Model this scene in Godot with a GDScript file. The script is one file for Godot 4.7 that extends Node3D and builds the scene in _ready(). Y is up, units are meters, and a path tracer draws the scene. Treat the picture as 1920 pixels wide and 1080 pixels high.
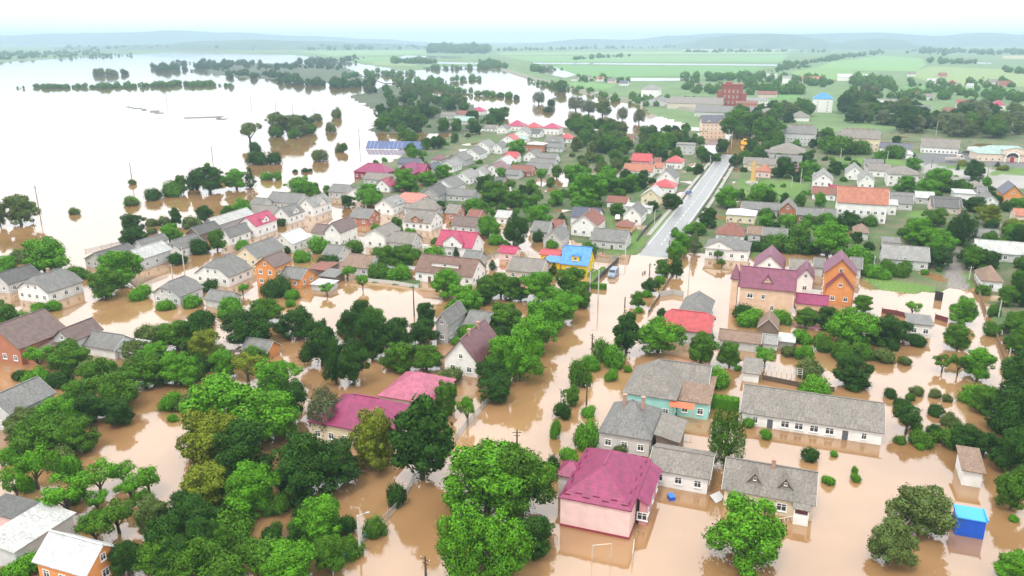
extends Node3D
# A flooded town seen from the air. World: y up, flood surface at y = 0, the camera stands CH metres above it.
const CH := 68.0          # camera height above the flood
const FL := 1490.0        # focal length in pixels of the 1920 wide photograph
const HY := 72.0          # row of the horizon
const SKEW := 20.0        # the streets and houses all follow one grid, turned by this angle
const TILE := {"A": Vector2(0, 40), "B": Vector2(640, 40), "C": Vector2(1280, 40), "D": Vector2(0, 360), "E": Vector2(640, 360), "F": Vector2(1280, 360), "G": Vector2(0, 720), "H": Vector2(640, 720), "I": Vector2(1280, 720)}
var pitch := atan((540.0 - HY) / FL)
var rng := RandomNumberGenerator.new()
var mats := {}
var used := {}
var tex := {}
var homes := []           # [centre, radius] of every building, kept clear of scattered plants
var marks := []           # [place, phrase] of the landmarks that labels refer to

class Sh:
	var v := PackedVector3Array()
	var n := PackedVector3Array()
	var t := PackedVector2Array()
	var c := PackedColorArray()
	var tint := Color.WHITE
	func put(p: Vector3, q: Vector3, uv: Vector2):
		v.append(p); n.append(q); t.append(uv); c.append(tint)
	func poly(pts: Array, out: Vector3, ud := Vector3.ZERO):
		var k: Vector3 = (pts[1] - pts[0]).cross(pts[2] - pts[0]).normalized()
		if k.length() < 0.5 and pts.size() > 3: k = (pts[2] - pts[0]).cross(pts[3] - pts[0]).normalized()
		var p := pts
		if k.dot(out) < 0:
			k = -k
			p = pts.duplicate(); p.reverse()
		var u := ud
		if u == Vector3.ZERO: u = Vector3.UP.cross(k) if absf(k.y) < 0.9 else Vector3.RIGHT
		u = (u - k * u.dot(k)).normalized()
		var w := k.cross(u)
		for i in range(1, p.size() - 1):
			for q in [p[0], p[i + 1], p[i]]: put(q, k, Vector2(q.dot(u), -q.dot(w)))
	func slab(pts: Array, th: float, ud := Vector3.ZERO):
		var low := []
		var mid := Vector3.ZERO
		for q in pts:
			low.append(q - Vector3(0, th, 0)); mid += q / pts.size()
		poly(pts, Vector3.UP, ud); poly(low, Vector3.DOWN, ud)
		for i in pts.size():
			var j := (i + 1) % pts.size()
			poly([pts[i], pts[j], low[j], low[i]], (pts[i] + pts[j]) / 2 - mid)
	func box(m: Vector3, s: Vector3, b := Basis.IDENTITY):
		var h := s / 2
		for a in 3:
			for sg in [-1.0, 1.0]:
				var e := Vector3.ZERO; e[a] = sg
				var f := Vector3.ZERO; f[(a + 1) % 3] = 1
				var g := Vector3.ZERO; g[(a + 2) % 3] = 1
				poly([m + b * ((e + f + g) * h), m + b * ((e - f + g) * h), m + b * ((e - f - g) * h), m + b * ((e + f - g) * h)], b * e)
	func tube(p0: Vector3, p1: Vector3, r0: float, r1: float, seg := 6):
		var d := (p1 - p0).normalized()
		var x := d.cross(Vector3.UP if absf(d.y) < 0.9 else Vector3.RIGHT).normalized()
		var y := d.cross(x)
		for i in seg:
			var a := TAU * i / seg
			var b := TAU * (i + 1) / seg
			var e := x * cos(a) + y * sin(a)
			var f := x * cos(b) + y * sin(b)
			var q := [[p0 + e * r0, e], [p1 + e * r1, e], [p1 + f * r1, f], [p0 + e * r0, e], [p1 + f * r1, f], [p0 + f * r0, f]]
			for k in [0, 1, 2, 3, 4, 5]: put(q[k][0], q[k][1], Vector2(q[k][0].x, q[k][0].y))
			if r1 > 0.02: put(p1, d, Vector2.ZERO); put(p1 + f * r1, d, Vector2.ZERO); put(p1 + e * r1, d, Vector2.ZERO)
	func mesh(colors := false) -> ArrayMesh:
		var a := []
		a.resize(Mesh.ARRAY_MAX)
		a[Mesh.ARRAY_VERTEX] = v; a[Mesh.ARRAY_NORMAL] = n; a[Mesh.ARRAY_TEX_UV] = t
		if colors: a[Mesh.ARRAY_COLOR] = c
		var m := ArrayMesh.new()
		m.add_surface_from_arrays(Mesh.PRIMITIVE_TRIANGLES, a)
		return m

# ---------- pixels and places ----------
func ray(x: float, y: float) -> Vector3:
	var dx := (x - 960.0) / FL
	var dy := -(y - 540.0) / FL
	return Vector3(dx, dy * cos(pitch) - sin(pitch), -cos(pitch) - dy * sin(pitch))
func ground(x: float, y: float, h := 0.0) -> Vector3:
	var d := ray(x, maxf(y, HY + 4))
	return Vector3(0, CH, 0) + d * ((h - CH) / d.y)
func px(tile: String, x: float, y: float) -> Vector2:
	return Vector2(x, y) if tile == "N" else TILE[tile] + Vector2(x, y) / 3.0
func at(tile: String, x: float, y: float, h := 0.0) -> Vector3:
	var p := px(tile, x, y)
	return ground(p.x, p.y, h)
func depth(p: Vector3) -> float:
	return (p - Vector3(0, CH, 0)).dot(Vector3(0, -sin(pitch), -cos(pitch)))

# ---------- nodes, names, labels ----------
func numbered(called: String) -> String:
	used[called] = used.get(called, -1) + 1
	return called if used[called] == 0 else "%s_%03d" % [called, used[called]]
func thing(called: String, where: Vector3, turn := 0.0) -> Node3D:
	var o := Node3D.new()
	o.name = numbered(called); o.position = where; o.rotation.y = turn
	add_child(o)
	return o
func tag(o: Node, label: String, category: String, group := "", kind := ""):
	if kind: o.set_meta("kind", kind)
	if label: o.set_meta("label", label)
	if category: o.set_meta("category", category)
	if group: o.set_meta("group", group)
func part(called: String, m: Mesh, mt: Material, parent: Node) -> MeshInstance3D:
	var o := MeshInstance3D.new()
	o.name = called; o.mesh = m; o.material_override = mt
	parent.add_child(o, true)
	return o
func solo(called: String, m: Mesh, mt: Material, where := Vector3.ZERO, turn := 0.0) -> MeshInstance3D:
	var o := MeshInstance3D.new()
	o.name = numbered(called); o.mesh = m; o.material_override = mt; o.position = where; o.rotation.y = turn
	add_child(o)
	return o
func near(p: Vector3, skip := "") -> String:
	var best := ""
	var bd := 1e9
	for m in marks:
		var d: float = Vector2(m[0].x - p.x, m[0].z - p.z).length()
		if d < bd and m[1] != skip: bd = d; best = m[1]
	return ("beside " if bd < 14 else "near " if bd < 45 else "out beyond ") + best

func between(p: Vector3) -> String:
	var rank := []
	for m in marks: rank.append([Vector2(m[0].x - p.x, m[0].z - p.z).length(), m[1]])
	rank.sort_custom(func(x, y): return x[0] < y[0])
	return "between " + rank[0][1] + " and " + rank[1][1]
var said := {}
func single_out(look: String, p: Vector3, skip := "") -> String:   # the look, then the landmark beside it; a second landmark where that is not enough
	var label := look + " " + near(p, skip)
	if said.has(label):
		var more := look + " " + between(p)
		if more.split(" ").size() <= 16 and skip == "": label = more
	said[label] = 1
	return label

# ---------- materials ----------
func lin(r: float, g: float, b: float) -> Color:
	return Color(r, g, b).linear_to_srgb()
func noise_tex(key: String, freq: float, lo: Color, hi: Color, size := 256, normal := false, octaves := 4, bump := 4.0, seedv := 3) -> NoiseTexture2D:
	if tex.has(key): return tex[key]
	var f := FastNoiseLite.new()
	f.noise_type = FastNoiseLite.TYPE_SIMPLEX_SMOOTH; f.frequency = freq; f.fractal_octaves = octaves; f.seed = seedv
	var t := NoiseTexture2D.new()
	t.width = size; t.height = size; t.seamless = true; t.noise = f; t.generate_mipmaps = false
	if normal:
		t.as_normal_map = true; t.bump_strength = bump
	else:
		var g := Gradient.new()
		g.set_color(0, lo); g.set_color(1, hi)
		t.color_ramp = g
	tex[key] = t
	return t
func stain() -> Texture2D: return noise_tex("stain", 0.012, Color(0.90, 0.89, 0.87), Color(1, 1, 1))
func sheets() -> Texture2D:   # weathered roofing sheets: each sheet a little different in tone, streaks and lichen
	if tex.has("sheets"): return tex.sheets
	var r := RandomNumberGenerator.new()
	r.seed = 5
	var f := FastNoiseLite.new()
	f.frequency = 0.03; f.fractal_octaves = 4
	var g := FastNoiseLite.new()
	g.frequency = 0.06; g.seed = 8
	var im := Image.create(256, 256, false, Image.FORMAT_RGB8)
	var tone := []
	for i in 64: tone.append(r.randf_range(0.92, 1.03))
	for y in 256:
		for x in 256:
			var k: float = tone[(x / 32) * 8 + y / 51 % 8]
			k *= 0.93 + 0.14 * f.get_noise_2d(x * 5.0, y * 0.6)
			k *= 0.96 + 0.16 * g.get_noise_2d(x, y)
			if x % 4 == 0: k *= 0.93
			if y % 51 < 2: k *= 0.88
			k = clampf(k, 0.3, 1.0)
			im.set_pixel(x, y, Color(k, k * 0.99, k * 0.97))
	tex.sheets = ImageTexture.create_from_image(im)
	return tex.sheets
func seams() -> Texture2D:    # pressed sheet metal, cleaner than the old sheets
	if tex.has("seams"): return tex.seams
	var g := FastNoiseLite.new()
	g.frequency = 0.02; g.seed = 4
	var im := Image.create(256, 256, false, Image.FORMAT_RGB8)
	for y in 256:
		for x in 256:
			var k := 0.88 + 0.17 * g.get_noise_2d(x, y) + 0.07 * g.get_noise_2d(x * 6.0, y * 0.8 + 400)
			if x % 16 < 2: k *= 0.86
			if y % 43 < 2: k *= 0.93
			im.set_pixel(x, y, Color(k, k, k))
	tex.seams = ImageTexture.create_from_image(im)
	return tex.seams
func mat(key: String, c: Color, rough := 0.85, t: Texture2D = null, scale := 0.15, tri := true) -> StandardMaterial3D:
	if mats.has(key): return mats[key]
	var m := StandardMaterial3D.new()
	m.resource_name = key; m.albedo_color = c; m.roughness = rough
	if t:
		m.albedo_texture = t
		m.uv1_triplanar = tri; m.uv1_world_triplanar = tri
		m.uv1_scale = Vector3.ONE * scale
	mats[key] = m
	return m
const ROOF := {
	"g1": [.29, .29, .285], "g2": [.20, .20, .197], "g3": [.125, .125, .125], "g4": [.24, .22, .20], "w": [.50, .515, .515], "wh": [.58, .59, .59], "cr": [.40, .022, .085], "mg": [.27, .012, .092],
	"pp": [.20, .035, .085], "pk": [.44, .10, .17], "pl": [.17, .062, .070], "br": [.17, .085, .055], "bg": [.14, .085, .07], "te": [.43, .17, .11], "sa": [.52, .19, .14], "rd": [.46, .05, .055],
	"nv": [.065, .07, .105], "bl": [.045, .27, .68], "ru": [.26, .175, .13], "tq": [.36, .50, .48], "rb": [.25, .10, .075], "bp": [.09, .085, .115], "db": [.02, .24, .72]}
const METAL := ["cr", "mg", "pp", "pk", "pl", "br", "bg", "rd", "nv", "bl", "sa", "bp", "db", "wh"]
const ROOFSAY := {"g1": "light grey", "g2": "grey", "g3": "dark grey", "g4": "brownish grey", "w": "pale metal", "wh": "white metal", "cr": "crimson", "mg": "magenta", "pp": "plum", "pk": "pink", "pl": "plum brown", "br": "brown", "bg": "dark brown", "te": "terracotta", "sa": "salmon", "rd": "red", "nv": "navy", "bl": "blue", "ru": "rusty", "tq": "pale teal", "rb": "reddish brown", "bp": "slate purple", "db": "bright blue"}
const WALL := {
	"W": [.84, .83, .81], "V": [.58, .58, .57], "G": [.40, .40, .39], "c": [.76, .66, .47], "p": [.76, .52, .37], "o": [.72, .30, .10], "b": [.43, .17, .10], "y": [.86, .56, .008], "t": [.36, .70, .64],
	"k": [.80, .56, .53], "r": [.28, .035, .055], "u": [.005, .12, .62], "K": [.62, .30, .33], "n": [.62, .55, .46], "e": [.78, .62, .50], "q": [.50, .22, .17], "D": [.20, .15, .12]}
const WALLSAY := {"W": "white", "V": "pale grey", "G": "grey", "c": "cream", "p": "peach", "o": "orange", "b": "brick", "y": "yellow", "t": "turquoise", "k": "pink", "r": "dark red", "u": "blue", "K": "dusky pink", "n": "beige", "e": "cream pink", "q": "red brick", "D": "dark timber"}
func roof_mat(k: String) -> Material:
	var c: Array = ROOF[k]
	return mat("roof_" + k, lin(c[0], c[1], c[2]), 0.42 if k in METAL else 0.8, seams() if k in METAL else sheets(), 0.114, false)
func wall_mat(k: String) -> Material:
	var c: Array = WALL[k]
	return mat("wall_" + k, lin(c[0], c[1], c[2]), 0.9, stain(), 0.12)
func trim() -> Material: return mat("white_trim", lin(.8, .8, .78), 0.6)
func glass() -> Material: return mat("window_glass", lin(.035, .04, .045), 0.12)
func concrete() -> Material: return mat("concrete", lin(.45, .44, .42), 0.9, stain(), 0.3)
func timber() -> Material: return mat("dark_timber", lin(.11, .075, .05), 0.9, stain(), 0.5)
func steel() -> Material: return mat("painted_steel", lin(.36, .40, .40), 0.5)

# ---------- buildings ----------
var win_mesh: Mesh
var pane_mesh: Mesh
func window_meshes():
	var s := Sh.new()
	for x in [-0.46, 0.46]: s.box(Vector3(x, 0, 0.03), Vector3(0.10, 1.24, 0.08))
	for y in [-0.57, 0.57]: s.box(Vector3(0, y, 0.03), Vector3(0.82, 0.10, 0.08))
	s.box(Vector3(0, 0, 0.025), Vector3(0.06, 1.04, 0.05)); s.box(Vector3(0, 0.2, 0.022), Vector3(0.82, 0.05, 0.045))
	s.box(Vector3(0, -0.66, 0.07), Vector3(1.12, 0.06, 0.18))
	win_mesh = s.mesh()
	s = Sh.new()
	s.box(Vector3(0, 0, 0.0), Vector3(0.82, 1.04, 0.02))
	pane_mesh = s.mesh()
func window(parent: Node, p: Vector3, turn: float, w := 1.0, h := 1.0):
	var o := part("window", win_mesh, trim(), parent)
	o.position = p; o.rotation.y = turn; o.scale = Vector3(w, h, 1)
	part("pane", pane_mesh, glass(), o)
func door(parent: Node, p: Vector3, turn: float, w: float, h: float, mt: Material, called := "door"):
	var s := Sh.new()
	s.box(Vector3(0, h / 2, 0.02), Vector3(w, h, 0.07))
	var o := part(called, s.mesh(), mt, parent)
	o.position = p; o.rotation.y = turn
	s = Sh.new()
	s.box(Vector3(0, h + 0.05, 0.03), Vector3(w + 0.24, 0.1, 0.1))
	for x in [-1, 1]: s.box(Vector3(x * (w / 2 + 0.06), h / 2, 0.03), Vector3(0.12, h, 0.1))
	part("door_frame", s.mesh(), trim(), o)

# The roof and the walls share one frame: a runs along the ridge, b across it, y up.
func build_house(o: Node3D, L: float, W: float, ridge: String, kind: String, h: float, r: float, roof: String, wall: String, opt: Dictionary):
	var A := (L if ridge == "u" else W) / 2
	var B := (W if ridge == "u" else L) / 2
	var f := func(a: float, y: float, b: float) -> Vector3: return Vector3(a, y, b) if ridge == "u" else Vector3(b, y, a)
	var ax: Vector3 = f.call(1, 0, 0)
	var az: Vector3 = f.call(0, 0, 1)
	var rm := roof_mat(roof)
	var s := Sh.new()
	var faces := []
	if kind == "gable":
		for g in [-1, 1]: faces.append([f.call(-A, h, g * B), f.call(A, h, g * B), f.call(A, h + r, 0), f.call(-A, h + r, 0)])
	elif kind == "half":
		var t := 0.55
		var a2 := A - 0.32 * B
		for g in [-1, 1]: faces.append([f.call(-A, h, g * B), f.call(A, h, g * B), f.call(A, h + t * r, g * B * (1 - t)), f.call(a2, h + r, 0), f.call(-a2, h + r, 0), f.call(-A, h + t * r, g * B * (1 - t))])
		for g in [-1, 1]: faces.append([f.call(g * A, h + t * r, B * (1 - t)), f.call(g * a2, h + r, 0), f.call(g * A, h + t * r, -B * (1 - t))])
	elif kind == "hip":
		var a2 := maxf(A - B, 0.15)
		for g in [-1, 1]:
			faces.append([f.call(-A, h, g * B), f.call(A, h, g * B), f.call(a2, h + r, 0), f.call(-a2, h + r, 0)])
			faces.append([f.call(g * A, h, B), f.call(g * a2, h + r, 0), f.call(g * A, h, -B)])
	elif kind == "shed":
		faces.append([f.call(-A, h, B), f.call(A, h, B), f.call(A, h + r, -B), f.call(-A, h + r, -B)])
	elif kind == "flat":
		faces.append([f.call(-A, h, B), f.call(A, h, B), f.call(A, h, -B), f.call(-A, h, -B)])
	for q in faces: s.slab(q, 0.14, ax)
	if kind in ["gable", "half", "hip"]:
		var a2 := A if kind == "gable" else A - 0.32 * B if kind == "half" else maxf(A - B, 0.15)
		s.box(f.call(0, h + r + 0.02, 0), Vector3(0.3, 0.12, 0.3) + (ax.abs() * (2 * a2 - 0.3)))
	var rf := part("roof", s.mesh(), rm, o)
	# walls
	var ov: float = opt.get("ov", 0.4)
	var a := A - ov
	var b := B - ov
	s = Sh.new()
	var low := -1.2
	var top := h - 0.16
	if kind in ["gable", "half", "shed"]: top = h - 0.16 + (r * ov / B if kind != "shed" else 0.0)
	for g in [-1, 1]:
		if kind == "shed":
			s.poly([f.call(-a, low, g * b), f.call(a, low, g * b), f.call(a, h - 0.15 + r * (0.5 - g * b / B / 2), g * b), f.call(-a, h - 0.15 + r * (0.5 - g * b / B / 2), g * b)], az * g)
			s.poly([f.call(g * a, low, -b), f.call(g * a, low, b), f.call(g * a, h - 0.15 + r * (0.5 - b / B / 2), b), f.call(g * a, h - 0.15 + r * (0.5 + b / B / 2), -b)], ax * g)
			continue
		s.poly([f.call(-a, low, g * b), f.call(a, low, g * b), f.call(a, top, g * b), f.call(-a, top, g * b)], az * g)
		var end := [f.call(g * a, low, b), f.call(g * a, low, -b), f.call(g * a, top, -b)]
		if kind == "gable": end.append(f.call(g * a, h + r - 0.17, 0))
		if kind == "half":
			end.append(f.call(g * a, h + 0.55 * r - 0.17, -B * 0.45)); end.append(f.call(g * a, h + 0.55 * r - 0.17, B * 0.45))
		end.append(f.call(g * a, top, b))
		s.poly(end, ax * g)
	part("wall", s.mesh(), wall_mat(wall), o)
	# boards along the edges of the gables
	if kind == "gable":
		for g in [-1, 1]:
			s = Sh.new()
			for k in [-1, 1]: s.tube(f.call(g * (A + 0.03), h - 0.08, k * B), f.call(g * (A + 0.03), h + r - 0.06, 0), 0.06, 0.06, 4)
			part("bargeboard", s.mesh(), mat("pale_grey_board", lin(.50, .49, .47), 0.8) if not roof in METAL or roof == "wh" else rm, o)
	if opt.has("pl"):
		s = Sh.new()
		for g in [-1, 1]:
			s.box(f.call(0, -0.3, g * (b + 0.03)), ax.abs() * (2 * a + 0.12) + Vector3(0, 1.3, 0) + az.abs() * 0.06)
			s.box(f.call(g * (a + 0.03), -0.3, 0), az.abs() * (2 * b) + Vector3(0, 1.3, 0) + ax.abs() * 0.06)
		part("plinth", s.mesh(), wall_mat(opt.pl), o)
	# windows on the sides that can be seen
	var hx := L / 2 - ov
	var hz := W / 2 - ov
	var view := o.transform.basis.inverse() * (Vector3(0, 30, 0) - o.position).normalized()
	var rows := clampi(int((h - 0.5) / 2.7), 1, 5)
	var dn: int = opt.get("door", 0)
	if not opt.has("nowin"):
		for side in [[Vector3(0, 0, 1), 0.0, L, hz], [Vector3(1, 0, 0), PI / 2, W, hx], [Vector3(-1, 0, 0), -PI / 2, W, hx]]:
			var nn: Vector3 = side[0]
			if nn.dot(view) < 0.05: continue
			var len: float = side[2] - 2 * ov
			var cnt: int = opt.get("win", clampi(int(len / 2.7), 1, 9)) if side[1] == 0.0 else clampi(int(len / 3.4), 1, 5)
			var along := Vector3.UP.cross(nn)
			if side[1] == 0.0 and opt.has("open"):
				for e in opt.open:
					var y: float = minf(1.45, h - 1.25) + 2.75 * e[2]
					var at_: Vector3 = nn * (side[3] + 0.012) + along * ((e[0] - 0.5) * len)
					if e[1] == "d": door(o, at_ + Vector3(0, -0.3, 0), 0, 1.0, minf(2.1, h - 0.1), mat("door_grey", lin(.10, .10, .11), 0.5))
					else: window(o, at_ + Vector3(0, y, 0), 0, 1.55 if e[1] == "w" else 0.85, 1.05)
				continue
			for row in rows:
				for i in cnt:
					var x := (i + 0.5) / cnt * len - len / 2
					var y := 1.55 + row * 2.75 if rows > 1 else minf(1.55, h - 1.3)
					if h < 2.3: continue
					if row == 0 and side[1] == 0.0 and dn > 0 and i == (dn - 1) % cnt:
						door(o, nn * (side[3] + 0.01) + along * x + Vector3(0, -0.3, 0), side[1], 1.0, 2.1, mat("door_brown", lin(.13, .07, .05), 0.6))
						continue
					window(o, nn * (side[3] + 0.012) + along * x + Vector3(0, y, 0), side[1], opt.get("ww", 1.15), 1.0)
			var gab: bool = (ridge == "v") == (side[1] == 0.0)
			if gab and r > 2.3 and kind in ["gable", "half"]:
				var wide: bool = len > 8 and kind == "half"
				for x in ([-1.3, 1.3] if wide else [0.0]): window(o, nn * (side[3] + 0.012) + along * x + Vector3(0, h + r * 0.22 + 0.15, 0), side[1], 0.85, 0.85)
	# chimneys
	for i in int(opt.get("ch", 0)):
		var k := (i + 0.5) / float(opt.ch) - 0.5
		s = Sh.new()
		s.box(f.call(k * A * 1.4 + 0.3, h + r * 0.9 + 0.35, 0.25 * B * 0.3), Vector3(0.6, 1.7 + r * 0.1, 0.6))
		s.box(f.call(k * A * 1.4 + 0.3, h + r * 0.95 + 1.22, 0.25 * B * 0.3), Vector3(0.75, 0.12, 0.75))
		part("chimney", s.mesh(), mat("chimney_brick", lin(.42, .26, .20), 0.9, stain(), 0.5) if roof != "g1" else concrete(), rf)
	# dormers on the slope that faces the camera, and gables that break through it
	var face := -1.0 if az.dot(view) < 0 else 1.0
	for dd in opt.get("dorm", []):
		var u0: float = dd[0] * A
		var wd: float = dd[1] / 2
		var b0: float = dd[2] * B
		var ys: float = h + r * (1 - b0 / B)
		var ye: float = ys + dd[3]
		var ya: float = minf(ye + wd * dd[4], h + r * 0.97)
		var back := func(y: float) -> float: return B * (1 - (y - h) / r)
		s = Sh.new()
		if dd[3] > 0.05: s.poly([f.call(u0 - wd, ys - 0.1, face * b0), f.call(u0 + wd, ys - 0.1, face * b0), f.call(u0 + wd, ye, face * b0), f.call(u0, ya, face * b0), f.call(u0 - wd, ye, face * b0)], az * face)
		else: s.poly([f.call(u0 - wd, ys, face * b0), f.call(u0 + wd, ys, face * b0), f.call(u0, ya, face * b0)], az * face)
		for g in [-1, 1]:
			if dd[3] > 0.05: s.poly([f.call(u0 + g * wd, ys - 0.1, face * b0), f.call(u0 + g * wd, ye, face * b0), f.call(u0 + g * wd, ye, face * back.call(ye))], ax * g)
		var dm := part("dormer", s.mesh(), wall_mat(dd[5]), o)
		s = Sh.new()
		for g in [-1, 1]:
			var e: float = wd + 0.25
			var y2: float = ye - 0.25 * dd[4] + 0.12
			s.slab([f.call(u0 + g * e, y2, face * (b0 + 0.3)), f.call(u0, ya + 0.14, face * (b0 + 0.3)), f.call(u0, ya + 0.14, face * (back.call(ya) - 0.1)), f.call(u0 + g * e, y2, face * (back.call(y2) - 0.1))], 0.12, az)
		part("dormer_roof", s.mesh(), rm, dm)
		if dd[3] > 0.6: window(dm, f.call(u0, (ys + ye) / 2 + 0.15, face * (b0 + 0.012)), (0.0 if ridge == "u" else PI / 2 * face), minf(wd * 0.8, 1.0), minf(dd[3] * 0.7, 1.0))
		elif ya - ys > 0.8: window(dm, f.call(u0, ys + (ya - ys) * 0.4, face * (b0 + 0.012)), (0.0 if ridge == "u" else PI / 2 * face), 0.45, 0.45)
	# bright dashes of snow guard near the eaves
	if opt.has("guard"):
		for row in 2:
			for side in 4:
				var along: Vector3 = ax if side < 2 else az
				var half := A if side < 2 else B
				var outw: Vector3 = (az if side % 2 == 0 else -az) if side < 2 else (ax if side % 2 == 0 else -ax)
				var reach := B if side < 2 else A
				var down := B
				for i in 7:
					if (i + row) % 2: continue
					var k := 0.10 + 0.07 * row
					var p: Vector3 = along * ((i - 3) / 3.4 * half * (1 - k)) + outw * (reach - k * down) + Vector3(0, h + r * k + 0.1, 0)
					s = Sh.new()
					s.box(Vector3.ZERO, along.abs() * 1.0 + Vector3(0, 0.16, 0) + outw.abs() * 0.06)
					part("snow_guard", s.mesh(), mat("guard", lin(.16, .008, .03), 0.5), rf).position = p

func house(line: String):
	var label := ""
	if "|" in line:
		label = line.get_slice("|", 1).strip_edges(); line = line.get_slice("|", 0)
	var w := line.strip_edges().split(" ", false)
	var opt := {}
	var called := "house"
	for k in w.slice(12):
		if k.begins_with("ch"): opt.ch = int(k.substr(2))
		elif k.begins_with("door"): opt.door = int(k.substr(4))
		elif k.begins_with("pl"): opt.pl = k.substr(2)
		elif k.begins_with("win"): opt.win = int(k.substr(3))
		elif k.begins_with("ang"): opt.ang = float(k.substr(3))
		elif k.begins_with("ov"): opt.ov = float(k.substr(2))
		elif k == "nowin" or k == "guard": opt[k] = 1
		elif k.begins_with("="): called = k.substr(1)
		elif k.begins_with("!"): opt.mark = k.substr(1).replace("_", " ")
		elif k.begins_with("x:"):
			opt.open = []
			for e in k.substr(2).split(","): opt.open.append([float(e.substr(0, 4)), e[4], int(e.substr(5)) if e.length() > 5 else 0])
		elif k.begins_with("d:"):
			var q := k.substr(2).split(",")
			if not opt.has("dorm"): opt.dorm = []
			opt.dorm.append([float(q[0]), float(q[1]), float(q[2]), float(q[3]), float(q[4]), q[5]])
	var h := float(w[8])
	if w[0] in ["B", "C", "D", "E", "F"] and h < 5.9: h *= 0.86
	var p1 := at(w[0], float(w[1]), float(w[2]), h)
	var p2 := at(w[0], float(w[3]), float(w[4]), h)
	var q1 := px(w[0], float(w[1]), float(w[2]))
	var q2 := px(w[0], float(w[3]), float(w[4]))
	var mid := ground((q1.x + q2.x) / 2, (q1.y + q2.y) / 2, h)
	var ang := deg_to_rad(opt.get("ang", SKEW))
	var dir := Vector3(cos(ang), 0, sin(ang))
	# the front edge spans the same columns of pixels as in the photograph
	var span := (q2.x - q1.x) / FL
	var dm := depth(mid)
	var k := -(mid.x / dm) * -1.0
	var L := span * dm / (cos(ang) + k * sin(ang) * cos(pitch))
	L = clampf(L, 1.2, 60.0)
	var W := float(w[5])
	var back := Vector3(sin(ang), 0, -cos(ang))
	var o := thing(called, Vector3(mid.x, 0, mid.z) + back * (W / 2), -ang)
	build_house(o, L, W, w[6], w[7], h, float(w[9]), w[10], w[11], opt)
	homes.append([o.position, maxf(L, W) * 0.5, L, W, ang])
	if opt.has("mark"): marks.append([o.position, "the " + opt.mark])
	o.set_meta("want", [label, called, w[10], w[11], h, w[7], L, opt.get("mark", "")])
	return o
func label_houses():
	for o in get_children():
		if not o.has_meta("want"): continue
		var q: Array = o.get_meta("want")
		o.remove_meta("want")
		var label: String = q[0]
		if label == "":
			var size := "long " if q[6] > 17 else "small " if q[6] < 7.5 else ""
			var form: String = {"gable": "gabled ", "half": "half-hipped ", "hip": "hipped ", "shed": "lean-to ", "flat": "flat "}[q[5]]
			for shape in [form, ""]:
				label = single_out("%s%s%s %s with %s %sroof" % [size, "two-storey " if q[4] > 5.2 and q[1] == "house" else "", WALLSAY[q[3]], q[1].replace("_", " "), ROOFSAY[q[2]], shape], o.position, "the " + q[7] if q[7] else "")
				if label.split(" ").size() <= 16: break
		tag(o, label, q[1].replace("_", " "), "buildings of the flooded town")

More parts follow.
